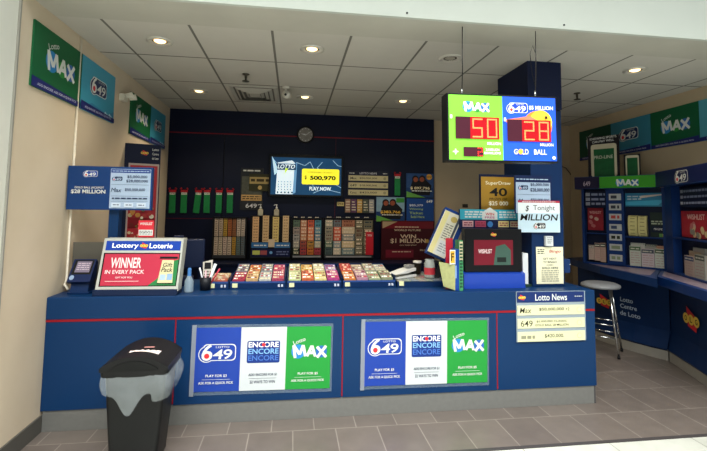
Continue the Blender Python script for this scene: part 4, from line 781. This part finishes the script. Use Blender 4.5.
# ------------------------------------------------------------------ ceiling fittings
lamps = [(-1.088, 3.555), (.123, 3.52), (-1.099, 5.06), (.107, 5.1), (1.296, 5.07), (3.112, 3.537)]
DLW = mat('#d2cfc6', .35, .2)
def downlight(x, y, lab, on=True):
    o = thing('downlight', (x, y, ZC), lab, 'downlight', group='recessed downlights in the tiled ceiling')
    b = MB(); b.lathe([(.1, -.001), (.1, -.008), (.075, -.012), (.06, -.004), (.055, -.001)], DLW, 28); b.build('trim_ring', o)
    b = MB(); b.lathe([(.06, -.004), (.055, -.001), (0, -.0012)], mat('#8c8878', .2, .6), 24); b.build('reflector', o)
    b = MB(); b.lathe([(0, -.012), (.03, -.011), (.042, -.005), (.045, -.002)], mat('#ffd79a', .4, emit=4, noise=0) if on else mat('#9c988c', .3), 20); b.build('lens', o)
    return o
LAB = ['lit downlight at the front left of the ceiling', 'lit downlight at the front middle of the ceiling', 'lit downlight at the rear left, left of the air vent', 'lit downlight at the rear right of the air vent', 'lit downlight at the rear, nearest the hanging sign', 'lit downlight at the front right beyond the column']
d0 = downlight(*lamps[0], LAB[0])
for (x, y), l in zip(lamps[1:], LAB[1:]): copy_tree(d0, (x, y, ZC), l)
downlight(1.32, 3.527, 'unlit downlight beside the left wire of the hanging sign', False)
for i, (x, y) in enumerate(lamps):
    l = bpy.data.lights.new('downlight_beam', 'SPOT'); l.energy = 26 if y < 4 else 56; l.color = (1, .82, .58); l.spot_size = 2.3; l.spot_blend = .8; l.shadow_soft_size = .05
    o = bpy.data.objects.new('downlight_beam', l); COL.objects.link(o); o.location = (x, y, ZC-.03)
# air vent
vt = thing('ceiling_vent', (-.47, 5.08, ZC), 'square grey louvred air vent in the ceiling', 'air vent')
VG = mat('#b4b2aa', .5); 
def sqring(mb, a0, z0, a1, z1, mt, sx=1, sy=1):
    vs = [(s*a0*sx, t*a0*sy, z0) for s, t in ((-1, -1), (1, -1), (1, 1), (-1, 1))]+[(s*a1*sx, t*a1*sy, z1) for s, t in ((-1, -1), (1, -1), (1, 1), (-1, 1))]
    mb.add(vs, [(k, (k+1) % 4, 4+(k+1) % 4, 4+k) for k in range(4)], mt)
b = MB(); sqring(b, .27, -.002, .25, -.012, VG, 1, 1.35); sqring(b, .25, -.012, .22, -.004, VG, 1, 1.35); b.add([(s*.22, t*.297, -.0015) for s, t in ((-1, -1), (1, -1), (1, 1), (-1, 1))], [(0, 1, 2, 3)], mat('#6a6862', .6)); b.build('frame', vt)
for a0 in (.2, .15, .1): b = MB(); sqring(b, a0, -.003, a0-.03, -.022, VG, 1, 1.35); b.build('louvre', vt)
b = MB(); b.box(-.06, .06, -.08, .08, -.02, -.004, VG); b.build('centre_plate', vt)
def sprinkler(x, y, lab):
    o = thing('sprinkler', (x, y, ZC), lab, 'sprinkler', group='ceiling sprinklers'); K = mat('#4a463e', .4, .6)
    b = MB(); b.lathe([(.035, -.001), (.035, -.008), (.012, -.014), (.012, -.04)], K, 16); b.build('base', o); b = MB(); b.lathe([(.01, -.04), (.01, -.07), (.035, -.072), (.035, -.077), (0, -.077)], K, 16); b.build('deflector', o); return o
s1 = sprinkler(-.496, 4.31, 'dark sprinkler just in front of the air vent'); copy_tree(s1, (3.102, 4.354, ZC), 'dark sprinkler on the right of the column')
def ccam(x, y, lab):
    o = thing('security_camera', (x, y, ZC), lab, 'camera', group='small cameras on the ceiling'); K = mat('#c9c6bc', .4)
    b = MB(); b.lathe([(.0, -.001), (.04, -.001), (.04, -.015), (.012, -.02), (.012, -.05), (0, -.05)], K, 16); b.build('mount', o)
    b = MB(); b.tube([(.03, .06, -.08), (0, -.05, -.1)], .04, K, 14); b.build('camera_body', o); b = MB(); b.tube([(0, -.051, -.1), (0, -.056, -.101)], .014, DARK, 14); b.build('lens', o); return o
c1 = ccam(-.112, 4.70, 'white security camera on the ceiling right of the air vent'); copy_tree(c1, (1.78, 5.0, ZC), 'small security camera on the ceiling left of the hanging sign')

# ------------------------------------------------------------------ right side: display units, ledges, bases, stool
P1, P2 = Vector((3.62, 5.05)), Vector((4.135, 4.35)); P3 = Vector((4.04, 4.25)); P4 = Vector((3.64, 3.23))
def frame_unit(Pa, Pb, name, label):
    d = (Pb-Pa); L_ = d.length; o = thing(name, (Pa.x, Pa.y, .905), label, 'display unit', rz=math.atan2(d.y, d.x)); 
    nrm = Vector((d.y, -d.x)).normalized()     # outward (-y local)
    def at(px, py, off=0):
        A = Vector((Pa.x, Pa.y, 0))+Vector((nrm.x, nrm.y, 0))*off; dr = fwd+rt*(px-353.5)/F-up*(py-CY)/F; N_ = Vector((nrm.x, nrm.y, 0)); C_ = Vector((0, 0, H))
        P = C_+dr*((A-C_).dot(N_)/dr.dot(N_)); return (Vector((P.x, P.y))-Pa).dot(d.normalized()), P.z-.905
    def R(px0, py0, px1, py1, off=0):
        a, b_, c, e = at(px0, py0, off), at(px1, py0, off), at(px0, py1, off), at(px1, py1, off)
        return (a[0]+c[0])/2, (b_[0]+e[0])/2, (c[1]+e[1])/2, (a[1]+b_[1])/2
    return o, L_, R
UB = mat('#14336c', .4); UD = mat('#0a1634', .5)
o, L_, R = frame_unit(P1, P2, 'display_unit', 'blue lottery display unit with green max header beside the right wall')
UH = .93
b = MB(); b.box(0, L_-.02, .07, .076, 0, UH, UD); b.box(0, .03, 0, .07, 0, UH, UB)
xa, xb, _, _ = R(606, 200, 624, 230); b.box(xa, xb, 0, .07, 0, UH, UB); xc, xd, _, _ = R(668, 200, 680, 230); b.box(L_-.025, L_, 0, .07, 0, UH, UB); b.box(0, L_-.02, 0, .08, 0, .02, UB)
zs = R(624, 234.5, 668, 237)[2]; b.box(xb, L_-.025, 0, .07, zs-.015, zs, UB); zs2 = R(583, 231, 606, 233)[2]; b.box(.03, xa, .02, .07, zs2-.012, zs2, UB); b.build('carcass', o)
hx0, hx1, hz0, hz1 = R(574.5, 178.5, 661, 190.5, .08); hz0 = UH-.01; 
b = MB(); b.box(hx0, L_-.05, -.08, .07, UH-.005, UH+.145, UB); hd = b.build('header', o); f = Face(hd, -.08); gx0, gx1, _, _ = R(599.5, 180, 657, 190, .08)
f.rect(hx0, gx0, UH, UH+.14, mat('#1c1638', .4)); f.text('649', (hx0+gx0)/2, UH+.06, .08, .06, mat('#b8a8b8', .5, noise=0), .03); f.rect(gx0, gx1, UH, UH+.14, mat('#3f9a2c', .35, noise=.15)); logomax(f, (gx0+gx1)/2, UH+.06, .24, lotto=False); f.flush('header_print')
def uposter(R, o, rc, base, nm, off=-.06, label=None, depth=.008):
    x0, x1, z0, z1 = R(*rc, off); b = MB(); b.box(x0, x1, -off-depth, -off, z0, z1, mat(base, .45, noise=.15, nscale=20)); q = b.build(nm, o); 
    if label: q['label'] = label
    return q, Face(q, -off-depth), (x0, x1, z0, z1)
def icon_rows(R, o, x0p, x1p, ys, off=0.0):
    x0, x1, z0, z1 = R(x0p, ys[0]-2, x1p, ys[-1]+3, off); f = Face(o, -.0)
    b = MB(); b.box(x0, x1, -.004, .1, z0-.01, z1+.01, UD); q = b.build('icon_panel', o); f = Face(q, -.004)
    for y in ys:
        _, _, a, c = R(x0p, y-1.6, x1p, y+1.6, off); f.rect(x0+.01, x0+.06, a, c, mat('#8c90a0', .5)); f.lines(x0+.075, x1-.01, a, c, 1, mat('#7c84a0', .5, noise=0), .7)
    f.flush('print')
icon_rows(R, o, 585, 606, (194.5, 199.3, 203.8))
q, f, (x0, x1, z0, z1) = uposter(R, o, (588, 208, 603.5, 230), '#8c2430', 'red_poster'); w_, h_ = x1-x0, z1-z0; f.text('WISHLIST', (x0+x1)/2, z0+h_*.8, w_*.75, h_*.12, mat('#d8a8a0', .5, noise=0), .03)
for k in range(7): f.disc(x0+w_*random.uniform(.15, .85), z0+h_*random.uniform(.1, .6), .02, mat(random.choice(['#b8988c', '#a85a5c', '#8c8478']), .5))
f.flush('print')
for i, py in enumerate((197, 207, 217, 227.3, 237.3, 247.3, 257.8)):
    q, f, (x0, x1, z0, z1) = uposter(R, o, (609+.15*i, py-3.2, 621+.25*i, py+3.2), '#b8bcbc', 'game_label', 0.0); f.lines(x0+.02, x1-.02, z0+.015, z1-.015, 1, mat(['#3c404c', '#3c404c', '#b83a34', '#3c4a6c', '#2c3024', '#7c8a6c', '#7c8a6c'][i], .5, noise=0), .8); f.flush('print')
q, f, (x0, x1, z0, z1) = uposter(R, o, (625.5, 193, 667, 206.5), '#1c7ca4', 'cyan_poster', -.06); w_, h_ = x1-x0, z1-z0
f.poly([(x0, z0+h_*.1), (x0+w_*.8, z0+h_*.1), (x0+w_*.95, z0+h_*.5), (x0, z0+h_*.35)], mat('#3cacd0', .4)); f.lines(x0+w_*.05, x0+w_*.4, z0+h_*.45, z0+h_*.85, 2, mat('#b8c8d0', .5, noise=0)); f.poly([(x0+w_*.35, z0+h_*.6), (x0+w_*.95, z0+h_*.85), (x0+w_*.95, z0+h_*.92), (x0+w_*.4, z0+h_*.8)], mat('#d8c8b8', .5)); f.flush('print')
# contents as things of their own (children cannot hold them)
def world(o, x, y, z): return o.matrix_basis @ Vector((x, y, z))
ug = 'paper slips in the right hand display units'
def put_slips(o, R, rects, labs, off=-.03):
    for (rc, c, hc), lab in zip(rects, labs):
        x0, x1, z0, z1 = R(*rc, off); w_, h_ = x1-x0, z1-z0; b = MB(); b.box(-w_/2, w_/2, -.008, .02, 0, h_, mat(c, .5, noise=.05)); q = b.build('slip_stack', None, world(o, (x0+x1)/2, -off-0.0, z0)); q.rotation_euler[2] = o.rotation_euler[2]; tag(q, lab, 'slip stack', ug)
        f = Face(q, -.008); f.rect(-w_*.48, w_*.48, h_*.78, h_*.97, mat(hc, .5)); f.lines(-w_*.4, w_*.4, h_*.81, h_*.93, 1, mat('#c8c8b8', .5, noise=0), .5); f.lines(-w_*.4, w_*.4, h_*.12, h_*.72, 5, mat('#b08a88', .5, noise=0), .25); f.flush('print')
put_slips(o, R, [((589, 245, 594.5, 259.5), '#b8a498', '#8c8480'), ((594.8, 243, 600.3, 260.5), '#b89c90', '#2c2c2c'), ((600.6, 243, 606, 262), '#b49888', '#3c3a38')],
          ['leftmost slip stack in the lower left bay of the green headed unit', 'middle slip stack in the lower left bay of the green headed unit', 'rightmost slip stack in the lower left bay of the green headed unit'])
put_slips(o, R, [((630, 246, 641, 266), '#c0c4ba', '#4a6a44'), ((641.8, 249, 654.5, 268.5), '#c8bcc0', '#4c5460'), ((655.2, 249, 667.3, 270), '#c4ccc0', '#385038')],
          ['white and green slip stack at left of the main lower shelf', 'grey headed slip stack in the middle of the main lower shelf', 'dark headed slip stack at right of the main lower shelf'])
put_slips(o, R, [((631, 243, 645, 250), '#b8bcb4', '#8c908c'), ((645, 244.5, 657, 252), '#8c948c', '#2c302c'), ((656, 246, 668, 252), '#b87858', '#9c6a4c')],
          ['pale slips peeking out behind the left stack on the main shelf', 'dark slips peeking out behind the middle stack on the main shelf', 'orange slips peeking out behind the right stack on the main shelf'], -.06)
x0, x1, z0, z1 = R(629, 213.5, 638, 234, -.02)
for (a_, b_), lab in zip(((629, 638), (638.8, 647.5)), ('left cream roll of slips on the middle shelf', 'right cream roll of slips on the middle shelf')):
    x0, x1, z0, z1 = R(a_, 213.5, b_, 234.2, -.05); w_, h_ = x1-x0, z1-z0; bb = MB(); n = 16
    pts = [(.05*math.cos(PI*(k/n))*-1, h_/2+ (h_/2)*math.sin(-PI/2+PI*k/n)) for k in range(n+1)]
    ring = [(-.045*math.sin(PI*k/n), h_/2-h_/2*math.cos(PI*k/n)) for k in range(n+1)]+[(.03, h_), (.03, 0)]
    bb.prof([(y, z) for y, z in ring], -w_/2, w_/2, mat('#d4cc8c', .5, noise=.12, nscale=40)); q = bb.build('slip_roll', None, world(o, (x0+x1)/2, .045, zs+.001)); q.rotation_euler[2] = o.rotation_euler[2]; tag(q, lab, 'slip roll', 'cream slip rolls')
    g = MB(); 
    for k in range(2, n-1, 2):
        y, z = ring[k]; g.box(-w_*.25, w_*.25, y-.004, y+.01, z-.004, z+.004, mat('#8c8450', .5))
    g.build('print', q)
x0, x1, z0, z1 = R(650.5, 211, 667.5, 236, -.03); w_, h_ = x1-x0, z1-z0; b = MB(); b.box(-w_/2, w_/2, -.015, .035, 0, h_, mat('#22302c', .5, noise=.3)); q = b.build('brochure_box', None, world(o, (x0+x1)/2, .04, zs+.001)); q.rotation_euler[2] = o.rotation_euler[2]; tag(q, 'dark brochure box with pale labels beside the cream rolls', 'box')
f = Face(q, -.015); f.lines(-w_*.45, w_*.45, h_*.5, h_*.68, 2, mat('#a8b49c', .5, noise=0), .6); f.rect(-w_*.45, w_*.3, h_*.2, h_*.45, mat('#101c34', .5)); f.text('PROLINE', -w_*.05, h_*.33, w_*.5, h_*.08, WHITE, .02); f.rect(w_*.2, w_*.48, h_*.02, h_*.15, mat('#c8a858', .5)); f.rect(0, w_*.2, h_*.02, h_*.15, mat('#5c8c4c', .5)); f.flush('print')

o2, L2, R2 = frame_unit(P3, P4, 'display_unit', 'blue display unit with navy 649 header cut by the right edge of the view')
b = MB(); b.box(.02, L2, .08, .09, 0, UH, UD); b.box(0, .16, 0, .08, 0, UH, UB); b.box(0, L2, 0, .08, 0, .02, UB); zz = R2(682, 238, 700, 239)[2]; b.box(.16, L2, 0, .08, zz-.015, zz, UB); b.build('carcass', o2)
b = MB(); b.box(.03, L2, -.09, .09, UH-.005, UH+.155, UB); hd = b.build('header', o2); f = Face(hd, -.09); f.rect(.05, L2, UH, UH+.15, mat('#111c4c', .4)); x0, x1, z0, z1 = R2(673, 173, 689.5, 183, .09); logo649(f, (x0+x1)/2, UH+.065, .26, bg=mat('#111c4c', .4, noise=0)); f.flush('header_print')
icon_rows(R2, o2, 680.5, 712, (190.5, 196.5, 202.8))
q, f, (x0, x1, z0, z1) = uposter(R2, o2, (682.5, 211, 712, 238), '#a82434', 'red_poster', -.05); w_, h_ = x1-x0, z1-z0; f.text('WISHLIST', x0+w_*.52, z0+h_*.78, w_*.6, h_*.2, mat('#e8c8c0', .5, noise=0), .03)
for k in range(14): f.disc(x0+w_*random.uniform(.15, .9), z0+h_*random.uniform(.08, .5), .03, mat(random.choice(['#c8a89c', '#b86a6c', '#8c8478', '#d8c090']), .5))
f.flush('print')
put_slips(o2, R2, [((685.5, 256, 695, 278), '#b8a498', '#3c4470'), ((696, 255, 706, 281), '#b4b0a4', '#4c5048')], ['left slip stack in the navy headed unit', 'second slip stack in the navy headed unit'])
put_slips(o2, R2, [((690, 251.5, 702, 258), '#c8ac90', '#b09878'), ((694, 248, 706, 254), '#a8a49c', '#8c8880')], ['cream slips standing behind the left stack in the navy headed unit', 'grey slips at the back of the navy headed unit'], -.07)

# phone standees on the units
def standee(rc, off, label, full):
    x0, x1, z0, z1 = R(*rc, off); w_, h_ = x1-x0, z1-z0; base = UH+.1455
    b = MB(); b.box(-w_/2, w_/2, 0, .008, 0, h_, mat('#1e1a20', .5)); b.prof([(.008, 0), (.06, 0), (.008, h_*.5)], -.02, .02, DARK); q = b.build('phone_standee', None, world(o, (x0+x1)/2, .0-off*.3, base)); q.rotation_euler[2] = o.rotation_euler[2]; tag(q, label, 'standee', 'phone shaped standees')
    f = Face(q, 0); top = h_*.8 if full else h_*.95
    f.rrect(-w_*.4, w_*.42, 0, top, .03 if full else .02, mat('#c8bfa4', .4)); f.rect(-w_*.31, w_*.34, 0, top-h_*.12, mat('#1c5a34', .4, noise=.4, nscale=15)); f.flush('phone_picture')
    if full:
        f.text('KNOWING SPORTS', 0, h_*.95, w_*.85, h_*.055, WHITE, .03, rot=.05); f.text('CAN PAY WELL', 0, h_*.87, w_*.7, h_*.055, WHITE, .03, rot=.05); f.text('PRO-LINE', 0, h_*.48, w_*.6, h_*.08, mat('#c8ccb8', .5, noise=0), .02); f.flush('lettering')
standee((588, 137, 619.5, 178), 0, 'large phone standee on the green headed display unit', True)
standee((624, 155, 640.5, 176.5), 0, 'small phone standee right of the large one on the display unit', False)

# ledges
b = MB(); b.prism([(4.19, 5.75), (3.80, 5.62), (3.72, 5.3), (3.60, 4.72), (3.555, 4.07), (3.52, 3.82), (3.66, 3.98), (4.12, 4.42), (4.19, 4.44)][::1], ZT-.085, ZT-.001, mat('#0e3468', .35)); led = b.build('writing_ledge'); tag(led, 'blue writing ledge under the green headed display unit', 'ledge')
MRB = mat('#8c7c88', .3, noise=.5, nscale=20)
b = MB(); b.prism([(3.66, 5.0), (3.635, 4.72), (3.6, 4.12), (3.66, 4.06), (4.06, 4.42)], ZT-.0008, ZT+.0006, MRB); b.build('printed_insert', led)
b = MB(); b.prism([(3.665, 3.975), (3.5, 3.52), (3.40, 3.2), (3.30, 2.86), (4.19, 2.86), (4.19, 4.43), (4.13, 4.42)], ZT-.085, ZT-.001, mat('#12336c', .35)); led2 = b.build('writing_ledge'); tag(led2, 'blue writing ledge at the right edge under the navy headed unit', 'ledge')
b = MB(); b.prism([(3.74, 4.0), (3.56, 3.52), (3.46, 3.2), (3.7, 3.3), (4.05, 4.3)], ZT-.0008, ZT+.0006, MRB); b.build('printed_insert', led2)
def base(pts, wallpts, label, flare=.05):
    o = thing('ledge_base', (pts[0][0], pts[0][1], 0), label, 'counter base'); off = (-pts[0][0], -pts[0][1], 0)
    def shift(P, d):   # pushes the front towards the room
        return [(x-d*.85, y-d*.25) for x, y in P]
    n = len(pts); lev = [(.1, .0), (.12, .02), (.22, .02-.045), (.30, -.055), (ZT-.087, -.06)]
    fr = MB(); vs = []
    for z, d in lev: vs += [(x, y, z) for x, y in shift(pts, d)]
    fr.add(vs, [(j*n+k, j*n+k+1, (j+1)*n+k+1, (j+1)*n+k) for j in range(len(lev)-1) for k in range(n-1)], BLUE2, False)
    ins = shift(pts, -.065); fr.prism(ins+wallpts, .1, ZT-.087, BLUE2); fr.build('front_panel', o, off)
    b = MB(); b.prism(shift(pts, .0)+wallpts, .001, .1, mat('#a8a49a', .45, .3)); b.build('kickplate', o, off); return o
A = [(3.68, 5.3), (3.69, 5.0), (3.72, 4.75), (3.79, 4.47), (3.855, 4.3), (3.93, 4.165)]
ba = base(A, [(4.19, 4.3), (4.19, 5.3)], 'curved blue base with steel kickplate behind the bar stool')
Bp = [(3.935, 4.155), (3.83, 3.87), (3.76, 3.675), (3.63, 3.35), (3.5, 2.95)]
bb_ = base(Bp, [(4.19, 2.95), (4.19, 4.2)], 'blue base with red and yellow emblem at the right edge of the view')
def wallprint(o, Pa, Pb, name, fn, dpush):
    d = Vector(Pb)-Vector(Pa); a = math.atan2(d.y, d.x); h = bpy.data.objects
    loc = o.location; M = Matrix.Translation((Pa[0]-loc.x, Pa[1]-loc.y, 0)) @ Matrix.Rotation(a, 4, 'Z')
    f = Face(o, -dpush, M); fn(f, d.length); f.flush(name)
def lot(f, L_):
    def prj(px, py):
        Pa = Vector(A[2]); d = (Vector(A[3])-Pa); nn = Vector((d.y, -d.x)).normalized(); Pq = Pa+nn*.02; dr = fwd+rt*(px-353.5)/F-up*(py-CY)/F; N_ = Vector((nn.x, nn.y, 0)); C_ = Vector((0, 0, H)); P = C_+dr*((Vector((Pq.x, Pq.y, 0))-C_).dot(N_)/dr.dot(N_)); return (P.xy-Pa).dot(d.normalized()), P.z
    for t_, x0p, x1p, y_ in (('Lotto', 617, 629.5, 300.5), ('Centre', 617, 633.5, 307.5), ('de Loto', 617, 637, 315)):
        a = prj(x0p, y_); b_ = prj(x1p, y_); f.text(t_, (a[0]+b_[0])/2, (a[1]+b_[1])/2-.0, b_[0]-a[0], .05, mat('#b8c8dc', .5, noise=0), .04)
    a = prj(601, 302); olg(f, a[0], a[1], .2)
A_sh = [(x+.055*.85, y+.055*.25) for x, y in A]; B_sh = [(x+.055*.85, y+.055*.25) for x, y in Bp]
wallprint(ba, A_sh[2], A_sh[3], 'lettering', lot, .012)
def ol2(f, L_):
    olg(f, L_*.62, .50, .32)
wallprint(bb_, B_sh[1], B_sh[2], 'emblem', lambda f, L_: olg(f, .12, .52, .28), .012)

# stool
sx, sy = 3.43, 4.50
sl = thing('bar_stool', (sx, sy, 0), 'round grey seated chrome bar stool between the counter and the right hand ledge', 'stool')
SZ = .76
b = MB(); b.lathe([(0, SZ), (.1, SZ+.004), (.16, SZ-.002), (.195, SZ-.018), (.2, SZ-.035), (.19, SZ-.05), (0, SZ-.052)], mat('#8f9296', .45, noise=.2, nscale=50), 36); b.build('seat', sl)
feet = [(math.cos(a)*.235, math.sin(a)*.235) for a in (-1.52, -.02, 1.55, 3.12)]
for fx, fy in feet: b = MB(); b.tube([(fx*.55, fy*.55, SZ-.05), (fx, fy, .015)], .0115, CHROME, 10); l_ = b.build('leg', sl); b = MB(); b.tube([(fx, fy, .001), (fx*.995, fy*.995, .03)], .015, DARK, 10); b.build('rubber_foot', l_)
def at_z(fx, fy, z): t = (z-.015)/(SZ-.065); return (fx*(1-t*.45), fy*(1-t*.45), z)
for i in range(4):
    for z in (.2+.0*(i), .33): b = MB(); b.tube([at_z(*feet[i], z), at_z(*feet[(i+1) % 4], z)], .008, CHROME, 8); b.build('foot_rail', sl)

# thin black wire on the rear right wall
a_ = U(560, 165, 1, 6.09); b = MB(); pts = [(U(px, py, 1, 6.09).x, 6.094, U(px, py, 1, 6.09).z) for px, py in ((561, 166), (566, 168), (570, 173), (574, 180))]; b.tube(pts, .006, DARK, 6); tag(b.build('wall_cable'), 'thin black cable drooping on the taupe wall right of the column', 'cable')
